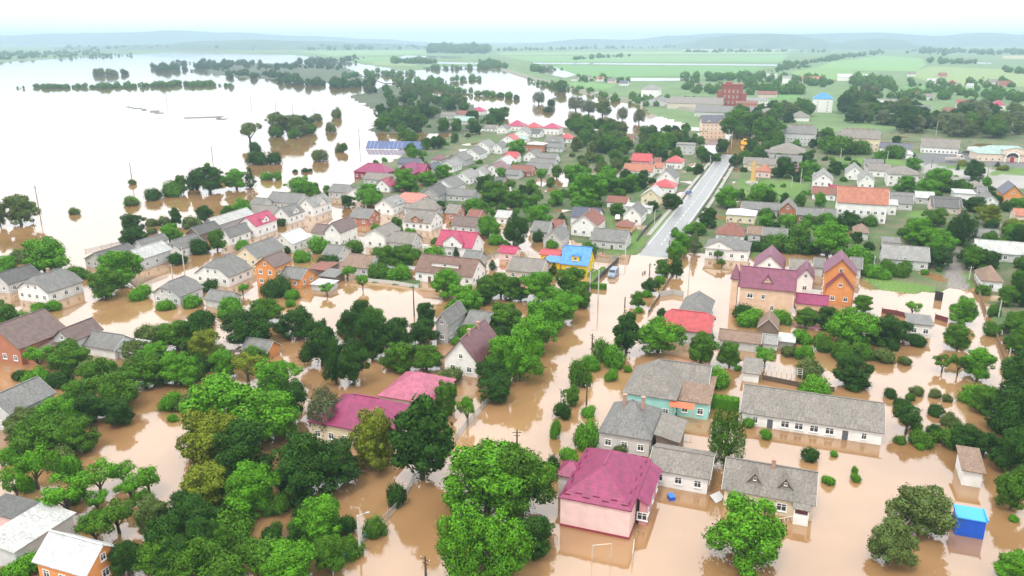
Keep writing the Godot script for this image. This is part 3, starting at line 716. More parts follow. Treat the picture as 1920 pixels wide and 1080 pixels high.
# name, kind of tree, tint: crown centre, foot, width and top in thirds of a pixel
const TREES := """
G r b 1250,310,440,10 1500,320,380,5
G r y 1180,690,320,430 1190,470,330,130 1230,580,200,480
G r d 1400,560,330,190 1720,660,370,260 1880,600,300,300 1640,210,190,-40
G r b 1420,750,310,420 1810,925,290,625 1630,1140,330,905
G s m 1130,850,260,690 1300,900,280,690 1530,1010,290,850 1250,1095,260,990 1390,960,170,890 1210,870,120,780 1060,830,150,720
G r m 940,1090,290,825 1110,1090,290,830
G r o 870,880,190,620
G r d 730,1090,180,850
G s b 150,1085,200,930 60,1090,120,990
G s b 310,850,95,780 390,520,150,375
G f b 100,665,140,475 225,600,210,360 400,745,260,540 290,765,140,620 570,635,200,450 840,630,180,460 740,660,160,560 700,570,140,450 550,720,130,630
G f m 680,855,210,660 545,895,190,760
G r m 250,390,280,160 430,380,250,180
G r b 340,230,220,85
G r o 130,260,170,130 120,330,160,270
G s b 70,445,130,330
G r d 690,235,160,70 520,215,210,60
G r m 650,130,270,-60 450,140,200,0
G s b 965,150,130,20 975,210,60,160
G s o 1060,140,150,40 330,450,170,370
G w g 1835,300,240,20
D r o 125,185,190,0 5,195,80,30
D s o 423,125,60,80 738,75,80,35
D r b 270,470,270,315 60,480,150,390
D s o 130,390,120,330
D s m 440,485,125,400
D r b 690,520,245,315
D r m 600,595,200,465 20,790,170,600
D s b 790,605,130,510 220,680,100,620 300,660,100,600 135,755,125,665
D f b 230,1000,150,890
D r m 405,1015,220,850 560,1085,210,970
D s d 340,1085,150,1000 120,1050,90,1000
D s b 200,1075,150,1005
D r b 960,285,135,170 1360,150,110,30 1690,60,180,-30
D r d 990,190,70,85 755,225,135,150 755,310,145,220 1150,165,105,75
D s o 850,190,70,155 920,185,80,140 1080,200,110,140 860,235,60,205
D r m 1225,335,95,200 1290,150,90,90
D s d 1130,345,115,250 1000,400,110,345 1610,340,70,300
D s b 1365,320,85,260 1090,642,105,602 935,657,95,618
D s d 1580,190,60,140 1190,552,100,510 1550,575,175,490
D f b 1370,580,70,520 1840,585,80,545
D s b 1650,602,95,545 1630,642,65,600 1300,672,140,622 1255,702,65,660
D s d 1140,740,155,688 1020,772,95,715
D r d 1400,860,270,650
D r m 1505,730,180,595
D r d 1590,805,90,715 1680,815,210,690
D r m 1000,885,210,765
D r y 1170,945,195,745
D s o 850,830,150,770 770,935,160,810
D r b 870,965,160,840 990,1080,205,880 1060,1090,140,960
D r m 820,1085,230,970
D f m 1240,1035,145,900
D f y 1400,1065,180,930
D s m 1440,945,150,870
D r b 1570,1140,260,925
D r d 1810,985,220,700 1890,1085,130,830
D s b 1800,332,145,255 1700,387,105,340
D s d 1850,422,125,360
E r d 985,318,135,105
E r b 830,255,125,115 1115,185,135,60 690,222,75,150
E s m 60,345,135,260 215,482,125,385
E r m 250,425,160,300 350,420,160,290
E s b 520,392,155,310 330,485,135,410
E c d 645,378,45,308 1195,468,65,395 850,438,60,380
E f b 120,552,70,470 40,498,90,420
E r b 600,595,185,425 1110,605,205,445 700,695,215,540
E r m 820,605,150,455 950,605,150,460 895,590,140,440
E r d 800,632,125,555 1010,615,90,530
E r m 1290,570,190,455 1340,650,130,520
E r b 1240,725,220,555 1160,780,240,600 1080,910,260,690 900,1010,220,800 1010,1070,240,760
E r m 920,790,210,650
E r d 850,1090,190,985 880,850,130,760
E s o 620,1085,150,975 1080,800,150,720
E s b 720,815,135,750 640,852,65,815
E r d 60,840,165,650 180,940,210,660 310,900,200,690 460,860,175,700 70,1090,185,820
E r m 330,1005,205,860 480,995,185,855
E k d 1600,920,155,650
E r b 1780,900,250,730
E s m 1470,945,125,810 1340,1090,130,910
E s b 1540,985,125,840 1400,1000,110,900 1520,1062,85,985 1610,1012,50,970 1790,515,65,460 1720,590,60,550 1670,680,50,640
E r m 1670,650,90,555 1805,472,95,370
E r d 1735,572,95,475 1885,478,85,370 1800,725,65,650
E r b 1880,375,105,270
E s m 1400,342,85,270 310,192,65,130
E s b 1190,312,75,275 870,292,90,260
E s d 1100,278,65,205
E c d 1240,185,80,125
E r m 1430,112,85,55 1550,132,95,60 850,65,165,-20 970,85,125,20
E r b 1340,105,105,40 740,125,110,40 160,85,135,0
E s m 790,110,110,50 690,130,90,60
E r d 560,115,85,45 1750,112,75,45 1855,98,115,0 40,85,85,10
F r b 250,92,150,-35 815,355,225,160 1320,295,185,155 1430,345,185,210
F r d 1440,430,130,300 930,205,125,120 140,205,115,85
F s m 1040,192,95,120 650,275,155,190 560,335,160,260 500,300,110,240
F s d 700,345,125,290 420,335,100,270
F s b 590,182,105,135 60,235,125,160 370,745,160,705
F s m 470,142,85,80 20,300,90,230
F c g 65,345,60,215
F f m 217,432,60,378 195,382,60,335
F s d 345,702,125,625
F s b 555,737,115,645
F r m 690,765,140,640 1010,675,125,570
F r d 820,775,155,640
F r b 940,860,265,650
F r d 1130,855,190,680 1215,850,150,710
F s d 1310,858,120,780
F s m 790,892,125,780 900,945,135,830 1000,935,135,820
F s b 660,852,125,760 680,945,115,845 310,1007,45,968 170,1082,165,1000
F s o 1120,948,135,860 720,1032,155,940 600,920,100,870 1245,965,80,930
F f b 460,985,125,900 1290,692,85,635
F r m 100,975,165,770 260,985,140,830
F r d 960,1090,215,990
F r b 1560,745,150,580 1650,1055,185,870
F r m 1540,885,155,730
F f m 1455,1015,105,920 1545,1035,95,915
F s m 1225,482,115,370 1150,440,90,370
F w d 1560,305,165,110
F r d 1640,115,115,20 1600,400,110,280
F r m 1410,195,135,80 1640,435,155,330 1820,645,125,520
F r d 1890,645,95,470
F s m 1750,702,75,620 1690,575,90,510
F r m 1860,805,145,700 1880,905,135,780
F s d 1870,1025,95,945
F r y 1850,255,135,160 1710,185,145,110
F s d 1725,122,75,60 1830,112,85,40
F s m 1900,435,85,340 1780,330,120,260
F s b 1060,480,120,390 1120,490,90,430 1000,390,150,330
H r b 820,720,500,350
H r m 1010,760,390,320
H r d 1070,975,270,720
H r b 690,1140,320,690 900,1150,340,720
H k d 460,555,335,30
H r y 180,490,265,140
H r m 590,195,140,-30
H f b 708,235,105,80
H r d 865,95,190,-40
H s d 315,685,115,535
H s m 190,855,125,720 60,960,160,860
H r m 1290,125,105,0
H s d 1240,195,105,90 1190,525,85,380
H s b 1205,305,65,190 1390,182,95,115 1370,355,150,175 1280,422,110,355
H s o 1570,388,95,315
I r b 340,1055,430,620
I r o 1320,860,340,540 1150,1030,270,740
I w m 235,460,215,135
I s d 715,432,100,340
I s b 465,307,75,235 370,242,65,180 1330,367,55,320
I f d 1250,285,155,135
I s m 1220,332,70,285 1345,338,135,250 1480,342,165,235
I r d 1590,375,190,240 1790,265,185,140 1690,390,170,260
I r m 1690,155,185,30
I s b 1640,105,155,0
I r d 1840,505,250,230
I r m 1840,715,180,440
I s o 1480,232,75,140 1520,237,95,180
I r b 1850,1130,220,920
I s b 1860,772,55,730 815,562,80,505 968,545,65,500 850,402,50,375 968,500,36,455
I s d 975,22,150,-30
I s o 1310,62,85,0 1420,77,65,20 1480,97,65,45 1700,60,60,10
I s b 740,66,190,5
A r o 1560,645,130,505 1660,645,150,525
A r d 1720,628,105,520
A s m 1565,648,95,575 1655,657,75,595 1745,630,90,590
A f o 1410,690,135,585
A s d 1435,732,65,670 1450,802,125,720 1550,802,95,725 1100,945,80,820 860,1002,105,950
A s o 1800,787,95,710 1890,542,60,480 1860,622,60,560 1910,737,45,680 1780,560,70,538
A r m 1020,972,75,855
A s m 985,978,145,912
A r d 1180,962,185,858
A s m 1250,905,65,860
A r b 1330,945,135,833
A c d 1410,938,75,820
A s b 1500,892,75,840 1560,892,55,830 740,1032,85,995 1165,815,35,796
A s d 1745,845,30,830 1715,848,40,828 1660,850,30,836
A s o 742,918,50,900
A s o 545,302,45,262 570,302,45,258 620,304,50,262 645,304,45,266
A s d 700,298,50,278
B r m 380,690,105,605
B r b 985,755,115,672 160,1015,135,925 360,955,155,860 1385,1025,215,890 1490,955,155,840 480,922,105,845 580,885,105,825
B r d 800,955,105,880
B r b 1310,905,130,860
B w g 1110,465,75,395 1320,502,95,420 1390,522,95,440 1580,558,65,482 1675,575,75,488
B r o 1470,532,105,440
B s d 1180,480,45,430 985,440,35,408 1165,510,55,480 895,425,40,407
B r m 15,737,45,680 1230,395,80,330
C r d 1635,895,105,765
C r m 300,655,190,550 480,695,190,525
C r d 380,640,150,540
C r b 700,880,120,800 1260,945,100,860 1300,835,90,770
C s m 530,705,80,600 880,745,180,690 990,745,130,690 1180,770,130,700
C r m 800,690,110,600
C c d 1770,820,35,790 1545,840,25,805
C s y 1800,840,60,812 1570,815,60,790
C r d 560,880,140,800 690,815,100,750
C s b 455,1005,160,955
C r b 1440,960,170,880 1370,990,130,920
C r m 1560,970,110,890
"""

# ---------- trees ----------
const TINT := {"b": [.095, .275, .012], "m": [.070, .175, .011], "d": [.032, .092, .009], "y": [.165, .215, .016], "o": [.110, .165, .038], "g": [.150, .190, .085]}
const TINTSAY := {"b": "bright green", "m": "mid green", "d": "dark green", "y": "yellowish green", "o": "olive green", "g": "grey green"}
var crowns := {}
func leaf(s: Sh, p: Vector3, nn: Vector3, soft: Vector3, l: float, r: RandomNumberGenerator, wide := 0.62, tone := 1.0):
	var x := nn.cross(Vector3(r.randf() - 0.5, r.randf() - 0.5, r.randf() - 0.5)).normalized()
	if x.length() < 0.5: x = Vector3.RIGHT
	var y := nn.cross(x).normalized()
	var q := [p - x * l * 0.5, p + y * l * wide * 0.5 + nn * l * 0.12, p + x * l * 0.5, p - y * l * wide * 0.5 + nn * l * 0.12]
	var k := r.randf_range(0.55, 1.35) * tone
	s.tint = Color(k * r.randf_range(0.85, 1.25), k, k * r.randf_range(0.75, 1.2))
	var m := (nn * 0.8 + soft).normalized()
	for i in [0, 1, 2, 0, 2, 3]: s.put(q[i], m, Vector2.ZERO)
func crown(kind: String, seedv: int) -> Array:   # [crown mesh, trunk mesh, width, height]
	var key := kind + str(seedv)
	if crowns.has(key): return crowns[key]
	var r := RandomNumberGenerator.new()
	r.seed = hash(key)
	var s := Sh.new()
	var tr := Sh.new()
	var R := 5.0
	var H := 11.0
	var lobes := []
	var leaves := 15000
	var size := 0.40
	var low := -0.5
	var wide := 0.62
	if kind == "r" or kind == "k":
		if kind == "k":
			R = 3.0; H = 11.0; leaves = 12000
		lobes.append([Vector3(0, low + (H - low) * 0.5, 0), Vector3(R * 0.44, (H - low) * 0.33, R * 0.44)])
		var gaps := []
		for i in 4: gaps.append(Vector3(r.randfn(), r.randfn() * 0.6, r.randfn()).normalized())
		for i in 62:
			var d := Vector3(r.randfn(), r.randfn(), r.randfn()).normalized()
			var open := false
			for e in gaps:
				if d.dot(e) > 0.90: open = true
			if open: continue
			if d.y < -0.85: d.y *= -0.5
			var t := r.randf_range(0.11, 0.30)
			var q := r.randf_range(0.55, 1.0 - 0.6 * t) * (1.0 + 0.10 * sin(atan2(d.z, d.x) * 3.0 + seedv * 1.7))
			var e := Vector3(d.x * R * q, (H - low) * 0.5 * d.y * q, d.z * R * q)
			e.x *= 1.0 - 0.18 * maxf(d.y, 0.0); e.z *= 1.0 - 0.18 * maxf(d.y, 0.0)
			lobes.append([Vector3(0, low + (H - low) * 0.5, 0) + e, Vector3(R * t, R * t * r.randf_range(0.75, 1.0), R * t)])
	elif kind == "f":
		R = 2.7; H = 5.0; low = 1.5; leaves = 3600; size = 0.28
		for i in 15:
			var a := TAU * (i + r.randf()) / 15.0
			var q := r.randf_range(0.25, 0.8)
			lobes.append([Vector3(cos(a) * R * q, low + r.randf_range(0.35, 0.85) * (H - low), sin(a) * R * q), Vector3.ONE * R * r.randf_range(0.18, 0.32)])
	elif kind == "s":
		R = 2.2; H = 3.0; low = -0.3; leaves = 5000; size = 0.25
		for i in 26:
			var d := Vector3(r.randfn(), absf(r.randfn()) * 0.8, r.randfn()).normalized()
			var q := r.randf_range(0.45, 0.75)
			var t := r.randf_range(0.16, 0.36)
			lobes.append([Vector3(d.x * R * q, low + (H - low) * (0.25 + 0.62 * d.y * q), d.z * R * q), Vector3(R * t, R * t * r.randf_range(0.7, 1.5), R * t)])
	elif kind == "c":
		R = 1.9; H = 9.0; low = 0.4; leaves = 4200; size = 0.34; wide = 0.35
		for i in 26:
			var y := pow(r.randf(), 0.8)
			var a := r.randf() * TAU
			var q := R * (1 - y) * 0.75
			lobes.append([Vector3(cos(a) * q, low + (H - low) * y * 0.95, sin(a) * q), Vector3(0.3 + 0.5 * (1 - y), 0.35, 0.3 + 0.5 * (1 - y))])
		lobes.append([Vector3(0, H * 0.3, 0), Vector3(R * 0.6, H * 0.28, R * 0.6)]); lobes.append([Vector3(0, H * 0.62, 0), Vector3(R * 0.33, H * 0.3, R * 0.33)])
	elif kind == "w":
		R = 3.6; H = 9.0; low = 0.8; leaves = 8000; size = 0.45; wide = 0.25
		for i in 34:
			var a := r.randf() * TAU
			var q := sqrt(r.randf()) * 0.72
			lobes.append([Vector3(cos(a) * R * q, H * (0.80 - 0.40 * q * q) - r.randf() * 3.2, sin(a) * R * q), Vector3(0.85, r.randf_range(1.5, 2.8), 0.85)])
	var tones := []
	for b in lobes: tones.append(r.randf_range(0.62, 1.28))
	var wts := []
	var sum := 0.0
	for b in lobes:
		sum += b[1].x * b[1].y; wts.append(sum)
	var mid := Vector3(0, low + (H - low) * 0.42, 0)
	var made := 0
	for i in leaves * 3:
		if made >= leaves: break
		var t := r.randf() * sum
		var j := wts.bsearch(t)
		var c: Vector3 = lobes[j][0]
		var e: Vector3 = lobes[j][1]
		var d := Vector3(r.randfn(), r.randfn(), r.randfn()).normalized()
		var p: Vector3 = c + d * e * (r.randf_range(0.74, 1.06) if r.randf() < (0.70 if kind == "s" else 0.80) else r.randf_range(1.0, 1.42 if kind in ["r", "k", "w"] else 1.65))
		if p.y < low * 0.8 - 0.2: continue
		var buried := false
		for b in lobes:
			if ((p - b[0]) / b[1]).length() < 0.66: buried = true; break
		if buried: continue
		var outw := (p - mid).normalized()
		if d.dot(outw) < -0.25 and r.randf() < 0.7: continue
		var nn := (d + Vector3(r.randfn(), r.randfn() + 0.35, r.randfn()) * 0.45).normalized()
		if kind == "w": nn = (d * Vector3(1, 0.1, 1) + Vector3(r.randfn(), r.randfn(), r.randfn()) * 0.25).normalized()
		leaf(s, p, nn, (d + outw * 0.3) * 0.42, size * r.randf_range(0.45, 1.4), r, wide, tones[j])
		made += 1
	# trunk and limbs
	var tw := R * 0.065 + 0.05
	var bend := Vector3(r.randf_range(-0.2, 0.2), 0, r.randf_range(-0.2, 0.2)) * R * 0.4
	var fork := Vector3(0, maxf(low * 0.8, H * 0.16), 0) + bend
	tr.tube(Vector3(0, -1.5, 0), fork, tw * 1.25, tw * 0.9, 7)
	for i in (7 if kind != "c" else 1):
		var b: Array = lobes[r.randi() % lobes.size()]
		var m: Vector3 = fork.lerp(b[0], 0.55) + Vector3(0, R * 0.06, 0)
		tr.tube(fork, m, tw * 0.6, tw * 0.35, 5); tr.tube(m, b[0], tw * 0.35, tw * 0.12, 4)
	crowns[key] = [s.mesh(true), tr.mesh(), R * 2, H]
	return crowns[key]
func leaf_mat(t: String) -> StandardMaterial3D:
	if mats.has("leaf_" + t): return mats["leaf_" + t]
	var m := mat("leaf_" + t, lin(TINT[t][0], TINT[t][1], TINT[t][2]), 0.7)
	m.vertex_color_use_as_albedo = true
	m.metallic_specular = 0.2
	m.backlight_enabled = true
	m.backlight = Color(0.26, 0.3, 0.1)
	return m
func bark() -> Material: return mat("bark", lin(.075, .06, .045), 0.95)
const KINDNAME := {"r": "broadleaf_tree", "k": "lime_tree", "f": "fruit_tree", "s": "shrub", "c": "spruce_tree", "w": "willow_tree"}
const KINDSAY := {"r": "broadleaf tree", "k": "tall column-shaped tree", "f": "open-crowned fruit tree", "s": "leafy shrub", "c": "conical spruce", "w": "drooping willow"}
func plant(kind: String, tint: String, p: Vector3, wide: float, tall: float, called := ""):
	var v := {"r": 7, "k": 2, "f": 4, "s": 6, "c": 2, "w": 2}
	var q := crown(kind, rng.randi() % int(v[kind]))
	var o := thing(called if called else KINDNAME[kind], p, rng.randf() * TAU)
	o.scale = Vector3(wide / q[2], tall / q[3], wide / q[2])
	part("crown", q[0], leaf_mat(tint), o)
	part("trunk", q[1], bark(), o)
	var size := ""
	if kind != "s": size = "small " if tall < 5.5 else "tall " if tall > 13 else "medium-sized "
	else: size = "low " if tall < 1.8 else "broad " if wide > 6 else ""
	tag(o, single_out(size + TINTSAY[tint] + " " + KINDSAY[kind], p), "shrub" if kind == "s" else "tree", "shrubs of the flooded town" if kind == "s" else "trees of the flooded town")
func trees():
	for line in TREES.split("\n", false):
		var w := line.split(" ", false)
		for k in w.slice(3):
			var q := k.split_floats(",")
			var c := px(w[0], q[0], q[1])
			var p0 := ground(c.x, c.y)
			var sc := depth(p0) / FL / 3.0
			var dep := atan2(CH, Vector2(p0.x, p0.z).length())
			var wide := q[2] * sc
			var away := Vector3(p0.x, 0, p0.z).normalized()
			var seen := (q[1] - q[3]) * sc
			wide *= 1.08
			var tall := sqrt(maxf(seen * seen - pow(wide * sin(dep), 2), 0.01)) / cos(dep)
			tall = clampf(tall, wide * (0.62 if w[1] == "s" else 0.8), wide * 3.0)
			var back := clampf((seen - tall * cos(dep)) / 2 / sin(dep), 0.0, wide * 0.4)
			plant(w[1], w[2], p0 + away * back, wide, tall)
const SCATTER := [   # polygon in pixels, how many, kinds, tints, size
	[[680, 175, 730, 160, 800, 172, 878, 196, 872, 212, 800, 222, 760, 232, 690, 248, 706, 222, 740, 205], 105, "rrrs", "mdmo", 11.0],
	[[720, 222, 800, 222, 820, 236, 800, 250, 700, 252], 26, "rrs", "mmd", 10.0],
	[[880, 222, 950, 215, 945, 236, 870, 250, 820, 250], 20, "rrs", "mdm", 9.5],
	[[1060, 235, 1180, 250, 1270, 250, 1280, 290, 1190, 300, 1080, 285], 76, "rrrs", "mmdo", 9.5],
	[[1060, 290, 1180, 300, 1190, 330, 1100, 330], 16, "rrs", "mod", 7.0],
	[[930, 320, 1080, 330, 1180, 345, 1190, 372, 1100, 392, 960, 395, 900, 370], 44, "rsfs", "bmmb", 6.0],
	[[1120, 330, 1230, 318, 1250, 330, 1200, 370, 1160, 380], 14, "rrs", "mdb", 7.5],
	[[1370, 218, 1480, 212, 1540, 205, 1560, 215, 1640, 222, 1600, 235, 1480, 232, 1380, 240], 48, "rrrs", "dmmo", 13.0],
	[[1560, 190, 1640, 185, 1720, 210, 1900, 205, 1940, 250, 1840, 262, 1700, 250, 1640, 235, 1580, 225], 105, "rrrr", "dmog", 14.0],
	[[1280, 262, 1310, 262, 1330, 300, 1320, 330, 1290, 330], 10, "rrs", "mmd", 8.0],
	[[1320, 290, 1440, 285, 1480, 300, 1440, 320, 1370, 325], 16, "rrs", "dmm", 8.0],
	[[1440, 268, 1480, 262, 1560, 268, 1560, 285, 1480, 290], 12, "rs", "mdb", 7.0],
	[[1640, 270, 1720, 272, 1715, 300, 1650, 296], 10, "rs", "mdb", 7.0],
	[[1280, 335, 1330, 330, 1350, 420, 1290, 430], 0, "rs", "mb", 6.0],
	[[1370, 372, 1560, 378, 1560, 395, 1380, 392], 12, "rs", "mbd", 5.0],
	[[1400, 395, 1570, 420, 1600, 440, 1420, 436], 14, "rs", "mdb", 5.5],
	[[1230, 250, 1300, 246, 1290, 320, 1240, 320], 16, "rrs", "mdb", 7.5],
	[[700, 300, 1000, 300, 1010, 400, 700, 390], 46, "srs", "mbd", 5.0],
	[[1400, 300, 1640, 300, 1700, 330, 1560, 345, 1460, 340], 30, "srs", "dmb", 6.0],
	[[1600, 345, 1720, 345, 1900, 350, 1930, 400, 1800, 400, 1700, 395], 32, "srs", "bmd", 6.5],
	[[1440, 350, 1560, 352, 1560, 372, 1440, 372], 8, "ss", "bm", 4.0],
	[[1660, 425, 1760, 440, 1920, 440, 1930, 540, 1850, 560, 1800, 470, 1680, 470], 22, "rsr", "mdb", 7.0],
	[[1480, 420, 1620, 430, 1650, 480, 1500, 470], 14, "srs", "mdb", 5.5],
	[[1580, 470, 1760, 505, 1760, 520, 1620, 510], 14, "ss", "bm", 3.4],
	[[1380, 430, 1480, 440, 1470, 470, 1400, 468], 7, "ss", "mb", 4.0],
	[[1260, 430, 1310, 430, 1310, 470, 1255, 478], 9, "rs", "mb", 5.0],
	[[700, 425, 820, 430, 830, 450, 760, 500, 700, 480], 16, "ss", "mb", 4.5],
	[[840, 420, 940, 425, 960, 470, 900, 450], 8, "ss", "bm", 3.6],
	[[560, 345, 640, 350, 680, 375, 620, 380], 9, "rs", "mb", 5.0],
	[[870, 390, 1010, 400, 1010, 425, 900, 420], 12, "sf", "bm", 4.5],
	[[1560, 620, 1640, 640, 1690, 690, 1600, 670], 5, "s", "om", 3.0],
	[[1840, 620, 1920, 610, 1930, 720, 1880, 700], 8, "rs", "md", 6.0],
	[[1880, 740, 1930, 740, 1930, 900, 1900, 860], 6, "r", "md", 8.0],
	[[330, 960, 560, 900, 650, 930, 690, 1010, 620, 1075, 300, 1075], 22, "srs", "mdd", 6.5],
	[[20, 900, 130, 880, 330, 940, 290, 1010, 120, 990], 4, "fs", "bm", 4.0],
	[[745, 262, 800, 264, 880, 244, 900, 252, 830, 282, 770, 300], 22, "rrs", "mdb", 8.0],
	[[230, 640, 330, 620, 420, 660, 430, 720, 300, 720], 10, "rs", "mbd", 7.0],
	[[640, 560, 720, 590, 880, 600, 800, 640, 600, 620], 7, "rs", "dm", 7.0],
	[[1560, 600, 1700, 640, 1690, 660, 1580, 640], 8, "s", "mdb", 4.0],
	[[1640, 730, 1760, 760, 1800, 830, 1700, 800], 8, "s", "dm", 4.0],
	[[230, 330, 480, 360, 470, 385, 250, 420], 0, "s", "o", 3.0],
]
const KEEP := [[1640, 178, 1704, 212], [1715, 195, 1798, 232], [1793, 185, 1826, 216], [1858, 185, 1890, 218], [1512, 165, 1580, 250], [1462, 232, 1552, 262], [1562, 238, 1672, 275], [1720, 258, 1815, 295], [1828, 268, 1930, 306], [1395, 250, 1428, 275], [1310, 230, 1372, 262], [1560, 345, 1680, 412]]   # houses that stand open to view in the photograph
func clear_of_houses(p: Vector3, room: float) -> bool:
	for q in homes:
		var d: Vector3 = p - q[0]
		var x := d.x * cos(q[4]) + d.z * sin(q[4])
		var z := -d.x * sin(q[4]) + d.z * cos(q[4])
		if absf(x) < q[2] / 2 + room and absf(z) < q[3] / 2 + room: return false
	return true
func scatter():
	for row in SCATTER:
		var poly := PackedVector2Array()
		var g := []
		var lo := Vector2(1e9, 1e9)
		var hi := -lo
		for i in row[0].size() / 2:
			var p := Vector2(row[0][2 * i], row[0][2 * i + 1])
			poly.append(p); lo = lo.min(p); hi = hi.max(p)
		var placed := []
		for i in row[1] * 12:
			if placed.size() >= row[1]: break
			var q := Vector2(rng.randf_range(lo.x, hi.x), rng.randf_range(lo.y, hi.y))
			if not Geometry2D.is_point_in_polygon(q, poly): continue
			var hides := false
			for e in KEEP:
				if q.x > e[0] and q.x < e[2] and q.y > e[1] and q.y < e[3]: hides = true
			if hides: continue
			var p := ground(q.x, q.y)
			var size: float = row[4] * rng.randf_range(0.7, 1.25)
			var n := rng.randi() % len(row[2])
			var kind: String = row[2][n]
			var tint: String = row[3][rng.randi() % len(row[3])]
			if kind == "s": size = minf(size, 6.0) * 0.75
			if not clear_of_houses(p, size * 0.42 + 0.6): continue
			var bad := false
			for e in placed:
				if Vector2(e.x - p.x, e.z - p.z).length() < size * 0.5: bad = true
			if bad: continue
			placed.append(p)
			plant(kind, tint, p, size, size * (rng.randf_range(0.85, 1.2) if kind != "s" else rng.randf_range(0.6, 0.85)), ("wood_tree" if row[1] > 45 else "garden_tree") if kind == "r" else ("garden_shrub" if p.length() < 290 else "far_garden_shrub") if kind == "s" else "")  # distant shrubs are the same garden shrubs, named apart only by distance
# woods and rows of trees so far off that they read as one mass: x1, y1, x2, y2, how many, size in metres, spread in pixels
const WOODS := [
	["distant_village_trees", "blue-green belt of trees round the far village on the lake shore", [[0, 104, 185, 100, 130, 15, 3.0], [60, 108, 250, 105, 50, 12, 1.5], [0, 112, 60, 108, 30, 13, 1.5]]],
	["lake_strip_scrub", "long low strip of drowned scrub across the white lake", [[64, 165, 250, 164, 120, 6, 1.2], [190, 164, 400, 160, 150, 7, 2.2], [360, 158, 440, 163, 30, 5, 1.5], [30, 166, 48, 166, 4, 4, .4]]],
	["drowned_wood", "drowned wood with scattered roofs on the far side of the lake", [[285, 130, 440, 128, 70, 14, 3.5], [330, 118, 480, 122, 60, 14, 2.5], [420, 140, 560, 145, 60, 11, 4], [440, 125, 640, 128, 70, 12, 3], [520, 155, 660, 162, 50, 11, 3], [560, 118, 680, 112, 50, 15, 3.5], [620, 165, 700, 160, 40, 12, 4]]],
	["far_field_trees", "rows of small trees along the flooded meadow edge", [[735, 118, 815, 119, 50, 16, 1.4], [800, 130, 950, 126, 60, 12, 1.8], [640, 145, 780, 140, 50, 11, 3], [780, 158, 900, 150, 50, 10, 3.5], [820, 170, 960, 185, 40, 7, 2], [740, 152, 860, 172, 40, 8, 2.5], [900, 118, 945, 126, 25, 14, 1.5], [1000, 133, 1055, 131, 24, 12, 1.0], [1080, 112, 1180, 105, 24, 15, 1.0]]],
	["embankment_scrub", "scrub along the railway embankment", [[985, 150, 1060, 170, 40, 7, 2], [1040, 162, 1160, 190, 40, 8, 3], [1180, 192, 1300, 200, 40, 9, 5], [1080, 150, 1180, 155, 30, 11, 3]]],
	["river_belt_trees", "winding belt of trees crossing the green fields", [[1460, 128, 1560, 112, 70, 12, 2.5], [1550, 112, 1660, 98, 90, 15, 2.5], [1440, 134, 1520, 125, 30, 10, 2], [1280, 98, 1480, 97, 80, 16, 0.8], [1500, 98, 1560, 97, 20, 14, .8]]],
	["right_bank_woods", "dense blue-green woods round the houses at the foot of the hills", [[1285, 150, 1450, 150, 70, 12, 5], [1380, 165, 1500, 172, 60, 13, 7], [1460, 152, 1560, 158, 50, 12, 6], [1600, 155, 1680, 165, 60, 13, 6], [1700, 168, 1900, 160, 60, 10, 7], [1740, 118, 1830, 118, 40, 14, 2], [1800, 178, 1930, 190, 40, 11, 6], [1640, 190, 1780, 182, 30, 10, 5], [1880, 135, 1930, 138, 20, 12, 2], [1280, 165, 1350, 178, 30, 11, 4]]],
	["foothill_woods", "dark woods at the foot of the blue hills", [[1700, 98, 1930, 100, 120, 22, 2.5], [1400, 88, 1720, 90, 160, 26, 1.6], [560, 93, 800, 90, 120, 26, 1.6], [120, 92, 500, 90, 140, 24, 2.0], [1080, 92, 1400, 88, 90, 22, 1.0], [930, 96, 1100, 92, 40, 20, .8]]],
	["spinney", "two dark blue spinneys on the open plain", [[806, 96, 850, 96, 140, 38, 2.2], [850, 97, 914, 97, 190, 38, 2.4]]],
]
func woods():
	var r := RandomNumberGenerator.new()
	r.seed = 77
	var s := Sh.new()
	for i in 420:
		var d := Vector3(r.randfn(), r.randfn(), r.randfn()).normalized()
		var k := 1.0 + 0.25 * sin(d.x * 7.0) * cos(d.z * 6.0 + d.y * 4.0)
		leaf(s, Vector3(0, 0.5, 0) + d * Vector3(0.42, 0.46, 0.42) * k * r.randf_range(0.8, 1.05), (d + Vector3(r.randfn(), r.randfn(), r.randfn()) * 0.4).normalized(), d, 0.14 * r.randf_range(0.7, 1.3), r, 0.8)
	var m := s.mesh(true)
	for w in WOODS:
		var spots := []
		for q in w[2]:
			for i in q[4]:
				var t := r.randf()
				var p := ground(lerpf(q[0], q[2], t) + r.randf_range(-2, 2), lerpf(q[1], q[3], t) + r.randfn() * q[6] * 0.7)
				var z: float = q[5] * (0.3 + 1.0 * pow(r.randf(), 1.3))
				spots.append(Transform3D(Basis(Vector3.UP, r.randf() * TAU).scaled(Vector3(z * r.randf_range(0.8, 1.3), z * r.randf_range(0.75, 1.1), z)), p - Vector3(0, 0.06 * z, 0)))
		var mm := MultiMesh.new()
		mm.transform_format = MultiMesh.TRANSFORM_3D
		mm.mesh = m
		mm.instance_count = spots.size()
		for i in spots.size(): mm.set_instance_transform(i, spots[i])
		var o := MultiMeshInstance3D.new()
		o.name = numbered(w[0]); o.multimesh = mm; o.material_override = leaf_mat("m" if hash(w[0]) % 2 else "d")
		add_child(o)
		tag(o, w[1], "woods", "", "stuff")

